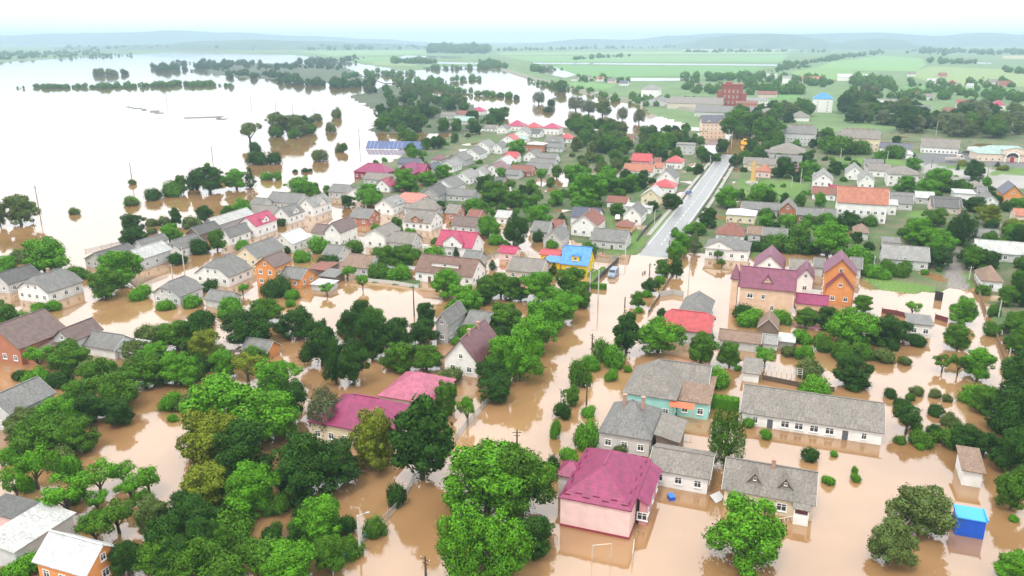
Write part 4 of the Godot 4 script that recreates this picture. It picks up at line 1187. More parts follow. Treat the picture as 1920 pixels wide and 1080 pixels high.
# ---------- ground, water, road, hills ----------
const LAND := [   # [is land, colour key, polygon in pixels]
	[1, "field", [380, 98, 560, 104, 700, 124, 760, 133, 880, 128, 948, 131, 1000, 147, 1080, 166, 1180, 188, 1215, 212, 1300, 240, 1400, 252, 2300, 252, 2300, 78, 380, 78]],
	[1, "field", [-500, 77, 250, 77, 520, 84, 420, 96, 330, 98, 190, 104, 150, 108, 0, 117, -500, 125]],
	[1, "town", [690, 318, 760, 288, 800, 268, 860, 250, 960, 236, 1060, 238, 1180, 250, 1300, 244, 1400, 248, 2300, 248, 2300, 640, 1860, 600, 1838, 545, 1812, 530, 1792, 530, 1760, 553, 1640, 548, 1612, 520, 1560, 478, 1500, 474, 1400, 470, 1300, 478, 1270, 474, 1235, 470, 1200, 480, 1150, 488, 1120, 470, 1000, 432, 900, 410, 800, 396, 700, 384, 650, 352]],
	[1, "wood", [650, 182, 730, 158, 880, 192, 950, 232, 860, 252, 800, 250, 700, 250, 690, 240, 715, 215]],
	[1, "wood", [380, 130, 480, 118, 640, 122, 700, 150, 690, 160, 640, 160, 560, 150, 470, 148, 400, 140]],
	[0, "", [1312, 250, 1345, 238, 1385, 245, 1425, 262, 1385, 292, 1344, 300, 1322, 285]],
	[0, "", [1028, 322, 1075, 318, 1085, 338, 1060, 350, 1035, 345]],
	[0, "", [940, 352, 955, 340, 965, 370, 948, 400]],
	[1, "mud", [222, 198, 256, 199, 312, 212, 300, 216, 250, 205]],
	[1, "mud", [335, 220, 420, 217, 428, 221, 425, 225, 400, 226, 400, 222, 340, 223]],
	[1, "mud", [300, 223, 320, 226, 318, 229, 305, 227]],
	[1, "lawn", [1140, 420, 1190, 430, 1212, 452, 1196, 476, 1140, 474]],
	[1, "lawn", [1090, 505, 1140, 498, 1150, 512, 1110, 535]],
	[1, "scrub", [660, 512, 790, 522, 790, 542, 700, 530]],
	[1, "town", [2300, 430, 1930, 440, 1880, 470, 1840, 545, 1870, 620, 1930, 700, 2300, 720]],
	[1, "lawn", [1440, 365, 1520, 345, 1500, 372, 1420, 376]],
	[1, "lawn", [1380, 335, 1520, 345, 1470, 372, 1390, 372]],
	[1, "lawn", [1712, 282, 1800, 290, 1770, 296, 1712, 287]],
	[1, "lawn", [1755, 311, 1810, 308, 1840, 316, 1790, 320]],
	[1, "lawn", [1850, 325, 1920, 315, 1930, 328, 1860, 330]],
	[1, "lawn", [1560, 298, 1700, 300, 1690, 312, 1570, 305]],
	[1, "lawn", [1420, 416, 1478, 418, 1470, 428, 1420, 424]],
	[1, "lawn", [1405, 470, 1430, 472, 1425, 484, 1402, 482]],
	[1, "lawn", [1620, 522, 1745, 536, 1752, 552, 1650, 546]],
	[1, "lawn", [1805, 510, 1825, 520, 1840, 545, 1810, 535]],
	[1, "lawn", [1775, 480, 1790, 500, 1780, 532, 1768, 500]],
	[1, "lawn", [1145, 460, 1192, 462, 1198, 476, 1140, 478]],
	[1, "lawn", [1108, 508, 1140, 504, 1128, 522, 1105, 528]],
	[1, "lawn", [1132, 405, 1160, 405, 1155, 418, 1130, 418]],
	[1, "lawn", [1215, 425, 1260, 395, 1262, 402, 1225, 440]],
	[1, "lawn", [1700, 395, 1735, 397, 1740, 412, 1705, 410]],
	[1, "lawn", [1215, 448, 1240, 420, 1246, 424, 1222, 452]],
	[1, "paving", [1725, 310, 1745, 298, 1920, 330, 1990, 345, 1990, 352, 1850, 355, 1730, 325]],
	[1, "asphalt", [1700, 298, 1750, 284, 1800, 284, 1830, 296, 1990, 312, 1990, 322, 1840, 308, 1740, 310]],
	[1, "lawn", [1755, 311, 1810, 308, 1840, 316, 1790, 320]],
	[1, "lawn", [1850, 325, 1920, 315, 1930, 328, 1860, 330]],
	[1, "gravel", [1768, 500, 1782, 470, 1788, 445, 1796, 446, 1796, 490, 1812, 528, 1818, 545, 1785, 545]],
]
const GROUNDCOL := {"field": [.16, .27, .085], "town": [.095, .165, .04], "wood": [.09, .12, .05], "mud": [.20, .19, .15], "paving": [.46, .44, .41], "asphalt": [.19, .19, .19], "gravel": [.30, .27, .24], "lawn": [.13, .25, .035], "scrub": [.10, .18, .04], "soil": [.30, .225, .15], "bed": [.30, .2, .12]}
func terrain():
	var polys := []
	for q in LAND:
		var pl := PackedVector2Array()
		for i in q[2].size() / 2:
			var g := ground(q[2][2 * i], q[2][2 * i + 1])
			pl.append(Vector2(g.x, g.z))
		var lo := pl[0]
		var hi := pl[0]
		for p in pl:
			lo = lo.min(p); hi = hi.max(p)
		polys.append([q[0], q[1], pl, lo, hi])
	var f := FastNoiseLite.new()
	f.frequency = 0.06; f.fractal_octaves = 3; f.seed = 12
	var f2 := FastNoiseLite.new()
	f2.frequency = 0.02; f2.fractal_octaves = 3; f2.seed = 40
	var NA := 420
	var ND := 430
	var v := PackedVector3Array()
	var c := PackedColorArray()
	var idx := PackedInt32Array()
	for j in ND + 1:
		var d := 20.0 * pow(14000.0 / 20.0, float(j) / ND)
		for i in NA + 1:
			var a := deg_to_rad(lerpf(-52, 52, float(i) / NA))
			var p := Vector2(sin(a) * d, -cos(a) * d)
			var w := p + Vector2(f.get_noise_2d(p.x, p.y), f.get_noise_2d(p.x + 500, p.y)) * clampf(d * 0.008, 1.2, 30)
			var land := 0
			var key := "bed"
			for q in polys:
				if w.x < q[3].x or w.y < q[3].y or w.x > q[4].x or w.y > q[4].y: continue
				if Geometry2D.is_point_in_polygon(w, q[2]):
					land = q[0]; key = q[1] if land else "bed"
			var n := f2.get_noise_2d(p.x, p.y)
			var h := -1.0
			if land:
				h = 0.22 + 0.10 * n
				if key == "town": h = 0.16 + 0.42 * f2.get_noise_2d(p.x * 1.7 + 90, p.y * 1.7)
				if key == "mud": h = 0.12
				if key in ["paving", "asphalt", "gravel", "lawn"]: h = 0.3 + 0.05 * n
			v.append(Vector3(p.x, h, p.y))
			var g: Array = GROUNDCOL[key]
			var k := 1.0 + 0.35 * n
			var col := Color(g[0] * k, g[1] * k, g[2] * k)
			if key == "town": col = col.lerp(Color(.27, .205, .135), smoothstep(-0.12, 0.18, f.get_noise_2d(p.x * 1.3, p.y * 1.3 + 300)) * 0.55)
			c.append(col)
	for j in ND:
		for i in NA:
			var o := j * (NA + 1) + i
			if maxf(maxf(v[o].y, v[o + 1].y), maxf(v[o + NA + 1].y, v[o + NA + 2].y)) < -0.9: continue
			idx.append_array([o, o + NA + 2, o + 1, o, o + NA + 1, o + NA + 2])
	var s := []
	s.resize(Mesh.ARRAY_MAX)
	s[Mesh.ARRAY_VERTEX] = v; s[Mesh.ARRAY_COLOR] = c; s[Mesh.ARRAY_INDEX] = idx
	var up := PackedVector3Array()
	up.resize(v.size()); up.fill(Vector3.UP)
	s[Mesh.ARRAY_NORMAL] = up
	var m := ArrayMesh.new()
	m.add_surface_from_arrays(Mesh.PRIMITIVE_TRIANGLES, s)
	var mt := mat("soil_and_grass", Color.WHITE, 0.95, noise_tex("grass", 0.05, Color(0.55, 0.55, 0.55), Color(1, 1, 1), 512), 0.05)
	mt.vertex_color_use_as_albedo = true
	tag(solo("ground", m, mt), "", "", "", "structure")
func flat_poly(called: String, pts: Array, y: float, mt: Material, kind := "structure") -> MeshInstance3D:
	var pl := PackedVector2Array()
	for i in pts.size() / 2:
		var g := ground(pts[2 * i], pts[2 * i + 1], y)
		pl.append(Vector2(g.x, g.z))
	var s := Sh.new()
	var t := Geometry2D.triangulate_polygon(pl)
	for i in t.size() / 3:
		var q := []
		for k in 3: q.append(Vector3(pl[t[3 * i + k]].x, y, pl[t[3 * i + k]].y))
		s.poly(q, Vector3.UP)
	var o := solo(called, s.mesh(), mt)
	tag(o, "", "", "", kind)
	return o
func water_mat() -> StandardMaterial3D:
	var m := mat("muddy_water", lin(.355, .207, .098), 0.05, noise_tex("silt", 0.008, Color(0.80, 0.77, 0.73), Color(1, 1, 1), 512, false, 6), 0.006)
	m.metallic_specular = 0.72
	m.clearcoat_enabled = true; m.clearcoat = 0.6; m.clearcoat_roughness = 0.03
	m.normal_enabled = true
	m.normal_texture = noise_tex("ripple", 0.02, Color.BLACK, Color.WHITE, 512, true, 3, 2.0, 9)
	m.normal_scale = 0.085
	return m
func water():
	var s := Sh.new()
	s.poly([Vector3(-14000, 0, 400), Vector3(14000, 0, 400), Vector3(14000, 0, -15000), Vector3(-14000, 0, -15000)], Vector3.UP)
	tag(solo("flood_water", s.mesh(), water_mat()), "", "", "", "structure")
	# pools and ditches that lie bright in the meadows beyond the railway
	for q in [[1000, 117.5, 1250, 119, 1480, 121, 1480, 123.5, 1200, 121.5, 1000, 119.5], [820, 116, 900, 118, 895, 121, 820, 119.5], [760, 104, 860, 106, 870, 109, 740, 110], [790, 126, 935, 124, 940, 129, 800, 131], [1790, 114, 1860, 118, 1858, 120, 1780, 117], [1180, 146, 1300, 147, 1300, 151, 1180, 152], [700, 148, 830, 150, 850, 158, 720, 156], [1000, 127, 1040, 126, 1080, 140, 1060, 146, 1010, 136]]:
		flat_poly("pool", q, 0.62, water_mat())
func fields():
	var i := 0
	for q in [
		[[560, 96, 800, 94, 800, 102, 620, 105], [.20, .34, .12]], [[930, 99, 1260, 96, 1480, 96, 1470, 101, 940, 103], [.24, .36, .13]], [[940, 105, 1480, 103, 1465, 116, 1000, 116], [.17, .32, .11]],
		[[1010, 123, 1440, 125, 1400, 139, 1080, 146, 1040, 134], [.13, .29, .08]], [[1480, 135, 1540, 126, 1640, 138, 1560, 150, 1500, 146], [.17, .30, .08]], [[1560, 116, 1660, 104, 1730, 110, 1735, 122, 1720, 134, 1600, 132, 1530, 126], [.18, .33, .10]],
		[[1700, 140, 1745, 124, 1930, 132, 1990, 160, 1880, 164, 1760, 160], [.23, .31, .11]], [[1690, 160, 1900, 164, 1900, 170, 1700, 168], [.12, .27, .06]], [[1280, 92, 1500, 92, 1480, 95, 1280, 95], [.38, .40, .20]], [[1880, 104, 1990, 106, 1990, 112, 1880, 110], [.42, .36, .20]],
		[[1870, 210, 1990, 206, 1990, 226, 1890, 222], [.12, .30, .05]], [[1440, 178, 1500, 176, 1500, 186, 1450, 188], [.11, .26, .05]], [[700, 112, 790, 114, 780, 124, 700, 122], [.22, .30, .12]], [[640, 110, 730, 106, 740, 112, 700, 118], [.16, .30, .10]], [[1060, 154, 1160, 158, 1140, 168, 1080, 164], [.14, .29, .07]]]:
		i += 1
		var c: Array = q[1]
		flat_poly("field", q[0], 0.5 + 0.006 * i, mat("meadow_%d" % i, lin(c[0], c[1], c[2]), 0.95, noise_tex("crop", 0.03, Color(0.72, 0.75, 0.7), Color(1, 1, 1), 512), 0.01))
const ROADLINE := [1364, 292, 1338, 330, 1310, 370, 1274, 416, 1238, 462, 1200, 512, 1160, 565, 1058, 690, 935, 830, 720, 1080]
func road():
	var pts := []
	for i in ROADLINE.size() / 2: pts.append(ground(ROADLINE[2 * i], ROADLINE[2 * i + 1]))
	var high := [0.75, 0.75, 0.75, 0.72, 0.28, -0.4, -0.5, -0.5, -0.5, -0.5]
	var side: Vector3 = (pts[0] - pts[-1]).normalized().cross(Vector3.UP)
	var strip := func(off: float, wide: float, lift: float, upto: int) -> Sh:
		var s := Sh.new()
		for i in upto:
			var a: Vector3 = pts[i] + Vector3(0, high[i] + lift, 0) + side * off
			var b: Vector3 = pts[i + 1] + Vector3(0, high[i + 1] + lift, 0) + side * off
			s.poly([a - side * wide, a + side * wide, b + side * wide, b - side * wide], Vector3.UP)
		return s
	var asphalt := mat("wet_asphalt", lin(.21, .21, .215), 0.32, stain(), 0.07)
	tag(solo("road", strip.call(0, 4.6, 0, 9).mesh(), asphalt), "", "", "", "structure")
	for k in [-1, 1]:
		tag(solo("pavement", strip.call(k * 6.9, 0.8, -0.2, 5).mesh(), mat("pavement_slabs", lin(.30, .29, .27), 0.8, stain(), 0.2)), "", "", "", "structure")
		tag(solo("road_edge_line", strip.call(k * 4.2, 0.07, 0.006, 4).mesh(), mat("road_paint", lin(.75, .75, .74), 0.7)), "", "", "", "structure")
		# raised kerb stones
		var s := Sh.new()
		for i in 4:
			var a: Vector3 = pts[i] + Vector3(0, high[i] + 0.04, 0) + side * k * 4.85
			var b: Vector3 = pts[i + 1] + Vector3(0, high[i + 1] + 0.04, 0) + side * k * 4.85
			s.tube(a, b, 0.13, 0.13, 4)
		tag(solo("kerb", s.mesh(), concrete()), "", "", "", "structure")
	var dir: Vector3 = (pts[4] - pts[0])
	var n := int(dir.length() / 8.0)
	for i in n:
		var t := (i + 0.5) / n
		var acc := t * 4.0
		var k := int(acc)
		var a: Vector3 = pts[k].lerp(pts[k + 1], acc - k) + Vector3(0, lerpf(high[k], high[k + 1], acc - k) + 0.012, 0)
		var d := dir.normalized() * 1.6
		var s := Sh.new()
		s.poly([a - d - side * 0.09, a - d + side * 0.09, a + d + side * 0.09, a + d - side * 0.09], Vector3.UP)
		tag(solo("road_dash", s.mesh(), mat("road_paint", lin(.75, .75, .74), 0.7)), "", "", "", "structure")
func hills():
	var k := 0
	for q in [
		[7200.0, [1240, 88, 1290, 78, 1330, 68, 1380, 64, 1440, 62, 1490, 64, 1530, 70, 1570, 80, 1600, 74, 1650, 70, 1690, 74, 1730, 84, 1800, 90]],
		[9800.0, [900, 90, 1000, 80, 1100, 72, 1180, 74, 1260, 66, 1340, 62, 1500, 63, 1620, 60, 1760, 66, 1840, 60, 1920, 64, 2200, 70]],
		[11500.0, [-300, 70, 0, 66, 120, 62, 240, 60, 330, 56, 420, 60, 560, 66, 700, 72, 800, 78]],
		[6800.0, [100, 88, 300, 82, 380, 76, 480, 74, 580, 76, 700, 80, 860, 88]]]:
		k += 1
		var s := Sh.new()
		var p: Array = q[1]
		var f := FastNoiseLite.new()
		f.frequency = 0.0012; f.seed = k
		var prof := func(x: float) -> float:
			for i in p.size() / 2 - 1:
				if x <= p[2 * i + 2]: return lerpf(p[2 * i + 1], p[2 * i + 3], smoothstep(0, 1, (x - p[2 * i]) / (p[2 * i + 2] - p[2 * i])))
			return p[-1]
		var N := 70
		var M := 8
		var grid := []
		for i in N + 1:
			var x := lerpf(p[0], p[-2], float(i) / N)
			var dr := ray(x, prof.call(x))
			var fl := Vector2(dr.x, dr.z).length()
			var top: float = maxf(CH + dr.y / fl * q[0], 3.0)
			var col := []
			for j in M + 1:
				var t := float(j) / M
				var dist: float = q[0] + (t - 0.6) * 2600.0
				var y: float = top * (sin(PI * minf(t / 1.2, 1.0))) * (1 + 0.06 * f.get_noise_2d(x * 9, t * 900))
				col.append(Vector3(dr.x / fl * dist, y - 4.0, dr.z / fl * dist))
			grid.append(col)
		for i in N:
			for j in M: s.poly([grid[i][j], grid[i + 1][j], grid[i + 1][j + 1], grid[i][j + 1]], Vector3.UP)
		tag(solo("hills", s.mesh(), mat("hill_woods", lin(.10, .16, .08), 1.0, noise_tex("hill", 0.02, Color(.5, .55, .5), Color(1, 1, 1), 256), 0.0008)), "", "", "", "structure")

# ---------- street furniture, vehicles, small things ----------
func pole(tile: String, x: float, y: float, top: float, arm: bool, wood: bool, label := ""):
	var p := at(tile, x, y)
	var h := clampf((y - top) / (1.0 if tile == "N" else 3.0) * depth(p) / FL / cos(atan2(CH, Vector2(p.x, p.z).length())), 3.0, 11.0)
	var o := thing("utility_pole", p, rng.randf() * PI)
	var s := Sh.new()
	s.tube(Vector3(0, -1, 0), Vector3(0, h, 0), 0.19, 0.12, 8)
	part("post", s.mesh(), timber() if wood else mat("pole_concrete", lin(.55, .55, .53), 0.9, stain(), 0.4), o)
	if arm:
		s = Sh.new()
		s.box(Vector3(0, h - 0.5, 0), Vector3(1.7, 0.1, 0.1)); s.box(Vector3(0, h - 1.1, 0), Vector3(1.1, 0.1, 0.1))
		part("crossarm", s.mesh(), timber(), o)
		for k in [-0.75, 0.0, 0.75]:
			s = Sh.new()
			s.tube(Vector3(k, h - 0.45, 0), Vector3(k, h - 0.25, 0), 0.06, 0.05, 6)
			part("insulator", s.mesh(), trim(), o)
	else:
		s = Sh.new()
		s.tube(Vector3(0, h - 0.1, 0), Vector3(1.1, h + 0.25, 0), 0.05, 0.05, 5); s.box(Vector3(1.35, h + 0.27, 0), Vector3(0.55, 0.12, 0.2))
		part("lamp_arm", s.mesh(), steel(), o)
	tag(o, label if label else ("slender %s pole %s %s" % ["dark timber" if wood else "pale concrete", "with crossarm" if arm else "with lamp arm", near(p)]), "utility pole", "poles along the streets")
func fence(called: String, label: String, pts: Array, tall: float, m: Material, style := "bars"):
	var a0 := ground(pts[0], pts[1])
	var o := thing(called, a0)
	var posts := Sh.new()
	for i in pts.size() / 2 - 1:
		var a := ground(pts[2 * i], pts[2 * i + 1]) - a0
		var b := ground(pts[2 * i + 2], pts[2 * i + 3]) - a0
		var n := maxi(1, int((b - a).length() / 3.0))
		var d := (b - a) / n
		var turn := Basis(Vector3.UP, atan2(-d.z, d.x))
		for k in n:
			var q := a + d * k
			var s := Sh.new()
			s.box(q + Vector3(0, tall / 2, 0), Vector3(0.1, tall + 0.9, 0.1))
			part("post", s.mesh(), m if style != "bars" else concrete(), o)
			s = Sh.new()
			var c := q + d / 2
			var w := d.length() - 0.12
			if style == "bars":
				for y in [0.25, tall - 0.08]: s.box(c + Vector3(0, y, 0), Vector3(w, 0.06, 0.05), turn)
				for j in 16: s.box(c + turn * Vector3((j + 0.5) / 16.0 * w - w / 2, tall / 2, 0), Vector3(0.045, tall - 0.1, 0.03), turn)
			else: s.box(c + Vector3(0, tall / 2 - 0.1, 0), Vector3(w, tall + 0.4, 0.07), turn)
			part("fence_panel", s.mesh(), m, o)
	tag(o, label, "fence")
func vehicle(called: String, label: String, category: String, p: Vector3, turn: float, L: float, W: float, Hh: float, m: Material, style: String):
	var o := thing(called, p, turn)
	var prof := []
	if style == "car": prof = [[-L / 2, .35], [-L / 2, .8], [-L * .42, .92], [-L * .30, Hh], [L * .12, Hh], [L * .26, .95], [L * .46, .82], [L / 2, .6], [L / 2, .35]]
	elif style == "van": prof = [[-L / 2, .4], [-L / 2, Hh * .93], [-L * .47, Hh], [L * .22, Hh], [L * .34, Hh * .62], [L * .47, Hh * .52], [L / 2, Hh * .42], [L / 2, .4]]
	else: prof = [[L * .2, .7], [L * .2, Hh * .9], [L * .24, Hh * .95], [L * .40, Hh * .95], [L * .47, Hh * .62], [L / 2, Hh * .5], [L / 2, .7]]
	var s := Sh.new()
	for g in [-1, 1]:
		var ring := []
		for q in prof: ring.append(Vector3(q[0], q[1], g * W * 0.5 * (0.86 if q[1] > Hh * .7 else 1.0)))
		var mid := Vector3.ZERO
		for q in ring: mid += q / ring.size()
		for i in ring.size(): s.poly([mid, ring[i], ring[(i + 1) % ring.size()]], Vector3(0, 0.1, g))
	for i in prof.size():
		var q: Array = prof[i]
		var r: Array = prof[(i + 1) % prof.size()]
		var w0 := W * 0.5 * (0.86 if q[1] > Hh * .7 else 1.0)
		var w1 := W * 0.5 * (0.86 if r[1] > Hh * .7 else 1.0)
		s.poly([Vector3(q[0], q[1], -w0), Vector3(q[0], q[1], w0), Vector3(r[0], r[1], w1), Vector3(r[0], r[1], -w1)], Vector3((q[0] + r[0]) / 2, (q[1] + r[1]) / 2 - Hh * 0.4, 0))
	part("body" if style != "truck" else "cab", s.mesh(), m, o)
	if style == "truck":
		s = Sh.new()
		s.box(Vector3(-L * .16, .75, 0), Vector3(L * .7, .25, W * .5)); s.box(Vector3(-L * .16, 1.05, 0), Vector3(L * .68, .25, W))
		for g in [-1, 1]: s.box(Vector3(-L * .16, 1.5, g * W * .48), Vector3(L * .68, .8, .08))
		for g in [-1, 1]: s.box(Vector3(-L * .16 + g * L * .335, 1.5, 0), Vector3(.08, .8, W * .9))
		part("cargo_bed", s.mesh(), m, o)
	var wx := L * (.36 if style == "truck" else .30)
	for g in [-1, 1]:
		s = Sh.new()
		var y0: float = Hh * (.66 if style != "truck" else .72)
		s.box(Vector3(L * (.02 if style != "truck" else .33), y0, g * W * .475), Vector3(L * (.46 if style != "truck" else .14), Hh * .22, .05))
		part("side_window", s.mesh(), glass(), o)
		s = Sh.new()
		s.box(Vector3(L * .5, Hh * .36, g * W * .36), Vector3(.06, .16, .3))
		part("headlight", s.mesh(), trim(), o)
		for x in [-wx, wx]:
			s = Sh.new()
			s.tube(Vector3(x, .34, g * (W * .5 - .2)), Vector3(x, .34, g * (W * .5 + .02)), .36, .36, 12)
			var wl := part("wheel", s.mesh(), mat("rubber", lin(.02, .02, .02), .8), o)
			s = Sh.new()
			s.tube(Vector3(x, .34, g * (W * .5)), Vector3(x, .34, g * (W * .5 + .03)), .19, .19, 10)
			part("rim", s.mesh(), steel(), wl)
	s = Sh.new()
	var a := Vector3(L * (.19 if style == "car" else .285 if style == "van" else .435), Hh * (.80 if style == "car" else .83 if style == "van" else .80), 0)
	s.box(a + Vector3(.03, .02, 0), Vector3(.05, Hh * .30, W * .78), Basis(Vector3(0, 0, 1), .65 if style == "car" else .42 if style == "van" else .3))
	part("windscreen", s.mesh(), glass(), o)
	tag(o, label, category)
func person(p: Vector3, label: String, turn: float, shirt: Color):
	# one closed skin: torso lofted from waist to crown of the head, with both arms grown out of the shoulders
	var s := Sh.new()
	var rings := [[-.5, .15, .11], [0.0, .17, .12], [.25, .19, .13], [.45, .21, .13], [.55, .17, .11], [.60, .065, .065], [.66, .07, .075], [.74, .085, .10], [.83, .085, .10], [.89, .05, .06], [.91, .004, .004]]
	for i in rings.size() - 1:
		for k in 12:
			var q := []
			for e in [[i, k], [i, k + 1], [i + 1, k + 1], [i + 1, k]]:
				var an: float = TAU * e[1] / 12.0
				q.append(Vector3(cos(an) * rings[e[0]][1], rings[e[0]][0], sin(an) * rings[e[0]][2]))
			s.tint = Color(.45, .28, .2) if i >= 5 and i < 8 else Color(.05, .035, .03) if i >= 8 else shirt
			s.poly(q, (q[0] + q[2]) / 2 - Vector3(0, (q[0].y + q[2].y) / 2, 0))
	for g in [-1, 1]:
		var a := Vector3(g * .19, .50, 0)
		var b := Vector3(g * .27, .24, .05)
		var c := Vector3(g * .24, .06, .22)
		s.tint = shirt
		s.tube(a, b, .058, .045, 8); s.tube(b, c, .045, .033, 8)
		s.tint = Color(.45, .28, .2)
		for k in 5: s.tube(c + Vector3((k - 2) * .013, 0, 0), c + Vector3((k - 2) * .016, -.02, .08 if k else .04), .010, .008, 5)
	var m := mat("clothing_and_skin", Color.WHITE, .85)
	m.vertex_color_use_as_albedo = true
	tag(solo("person", s.mesh(true), m, p, turn), label, "person", "people wading in the flooded road")
func small_things():
	for q in [["D", 574, 595, 482, 1, 0], ["D", 1035, 425, 308, 1, 0], ["D", 970, 475, 405, 1, 0], ["E", 410, 698, 528, 0, 1], ["E", 1598, 365, 270, 0, 0], ["E", 1444, 612, 442, 0, 0], ["E", 1397, 566, 452, 0, 0], ["E", 1410, 885, 798, 1, 1], ["E", 1733, 470, 400, 1, 1], ["E", 1840, 375, 272, 1, 1], ["E", 1594, 650, 600, 1, 1], ["E", 1846, 98, 25, 0, 0], ["E", 1760, 192, 108, 0, 0], ["E", 138, 98, 50, 1, 0], ["E", 20, 108, 68, 1, 1],
		["F", 1070, 460, 362, 1, 0], ["F", 1775, 712, 608, 1, 0], ["F", 1610, 498, 418, 1, 0], ["F", 30, 560, 405, 1, 0], ["F", 1825, 985, 880, 1, 0], ["H", 106, 958, 752, 0, 0], ["H", 475, 1078, 985, 1, 1], ["H", 988, 345, 288, 1, 1], ["H", 1234, 110, 22, 1, 0], ["H", 1379, 118, 8, 1, 1],
		["A", 745, 912, 797, 0, 1], ["A", 1196, 780, 705, 1, 1], ["A", 222, 1075, 925, 1, 1], ["A", 1552, 502, 385, 1, 1], ["A", 1412, 470, 390, 1, 1], ["A", 1648, 525, 462, 1, 1], ["A", 1768, 545, 495, 1, 1], ["A", 938, 450, 350, 1, 1], ["B", 103, 700, 600, 1, 1], ["B", 1038, 560, 480, 1, 0], ["B", 140, 1058, 1015, 0, 0],
		["C", 888, 768, 715, 0, 0], ["C", 258, 672, 612, 0, 0], ["C", 276, 675, 622, 0, 0], ["C", 438, 700, 640, 0, 0], ["C", 1424, 645, 556, 1, 0], ["C", 662, 918, 830, 1, 0], ["C", 612, 938, 875, 0, 0], ["C", 300, 845, 780, 1, 1], ["C", 152, 830, 755, 1, 0], ["C", 1150, 785, 730, 1, 0], ["C", 378, 985, 920, 0, 0], ["C", 630, 695, 655, 1, 0], ["C", 1398, 825, 775, 1, 1], ["C", 1712, 880, 815, 0, 1]]:
		pole(q[0], q[1], q[2], q[3], q[4] == 1, q[5] == 1)
	var teal := mat("teal_fence_paint", lin(.06, .20, .21), .6)
	var grey := mat("grey_fence_paint", lin(.34, .35, .34), .7)
	fence("fence", "teal railing fence along the flooded road beside the concrete lamp pole", [625, 1080, 655, 1045, 690, 1010], 1.3, teal)
	fence("fence", "grey railing fence between the flooded road and the big dark trees", [690, 1008, 728, 972, 752, 948, 775, 905, 800, 885], 1.3, grey)
	fence("fence", "grey railing fence past the dark column-shaped tree on the road side", [800, 884, 845, 838, 875, 800, 918, 752], 1.3, grey)
	fence("fence", "dark board fence beside the grey van and the green lawn", [1090, 558, 1128, 520, 1160, 490], 1.4, mat("dark_board", lin(.06, .055, .05), .8), "boards")
	fence("fence", "dark board fence between the road and the grey house lawn", [1194, 455, 1212, 430, 1240, 405], 1.2, mat("dark_board", lin(.06, .055, .05), .8), "boards")
	fence("fence", "brown fence along the flooded lane near the rusty hipped roof", [1822, 525, 1834, 550, 1848, 590], 1.2, mat("brown_board", lin(.20, .13, .08), .85), "boards")
	fence("fence", "brown fence along the flooded lane past the concrete pole", [1856, 606, 1870, 640, 1884, 680], 1.2, mat("brown_board", lin(.20, .13, .08), .85), "boards")
	fence("fence", "sagging dark fence on the flooded verge behind the road shrubs", [1215, 590, 1238, 555, 1262, 515, 1290, 470], 1.0, timber())
	fence("fence", "low pale fence in front of the long brown-roofed house", [690, 528, 740, 533, 785, 541], 0.9, mat("pale_board", lin(.5, .48, .44), .8), "boards")
	fence("fence", "grey mesh fence round the flooded yard of the pink kiosk", [905, 492, 935, 475, 972, 476, 1010, 480], 1.3, grey)
	fence("fence", "grey mesh fence round the flooded yard beside the yellow house", [1105, 488, 1140, 492, 1160, 482], 1.3, grey)
	fence("fence", "wavy-topped grey concrete fence beside the road near the red roof", [1236, 556, 1262, 552, 1282, 556], 1.4, concrete(), "boards")
	fence("fence", "thin wire fence standing in the flood by the dark-roofed pale house", [160, 472, 190, 465, 228, 456], 0.8, timber())
	fence("fence", "dark red panel fence standing in the flood beside the white outbuilding", [1653, 587, 1680, 591, 1703, 597], 1.2, mat("red_panel", lin(.13, .03, .03), .7), "boards")
	fence("fence", "dark red panel fence between the white outbuilding and the lane trees", [1753, 598, 1777, 605], 1.2, mat("red_panel", lin(.13, .03, .03), .7), "boards")
	fence("gate", "black metal gate at the corner of the flooded lawn", [1752, 562, 1767, 565], 2.4, mat("black_gate", lin(.02, .02, .022), .5), "boards")
	fence("fence", "weathered board fence behind the long white one-storey building", [1430, 712, 1480, 722, 1530, 732, 1565, 735], 1.0, timber(), "boards")
	var gh := thing("greenhouse_frame", at("F", 540, 1045), deg_to_rad(-SKEW))
	for k in 10:
		var bar := Sh.new()
		bar.box(Vector3((k - 4.5) * 1.0, .9, 1.6), Vector3(.08, 2.0, .08)); bar.box(Vector3((k - 4.5) * 1.0, 1.95, 0), Vector3(.08, .08, 3.4)); bar.box(Vector3((k - 4.5) * 1.0, .9, -1.6), Vector3(.08, 2.0, .08))
		part("hoop_frame", bar.mesh(), concrete(), gh)
	for k in [-1.6, -.5, .5, 1.6]:
		var bar := Sh.new()
		bar.box(Vector3(0, 2.03, k), Vector3(9.2, .07, .1))
		part("rail", bar.mesh(), concrete(), gh)
	tag(gh, "grey slatted greenhouse frame standing in the flood beside the white shed", "greenhouse")
	vehicle("delivery_van", "blue-grey van parked beside the dark board fence in the flood", "van", ground(1150, 517) + Vector3(0, -.25, 0), deg_to_rad(-112), 5.6, 2.2, 2.5, mat("van_paint", lin(.20, .24, .31), .35), "van")
	vehicle("truck", "yellow truck stranded in the brown water of the road crossing", "truck", ground(1407, 272) + Vector3(0, -.2, 0), deg_to_rad(172), 12, 3.4, 4.4, mat("yellow_paint", lin(.80, .40, .01), .4), "truck")
	vehicle("truck", "pale truck parked on the station square", "truck", ground(1789, 303, .5) + Vector3(0, .5, 0), deg_to_rad(15), 11, 2.8, 3.6, mat("pale_truck_paint", lin(.5, .44, .40), .5), "truck")
	vehicle("delivery_van", "white van parked beside the cream railway station", "van", ground(1826, 287, .5) + Vector3(0, .5, 0), deg_to_rad(10), 8, 2.8, 3.2, mat("white_van_paint", lin(.8, .8, .8), .35), "van")
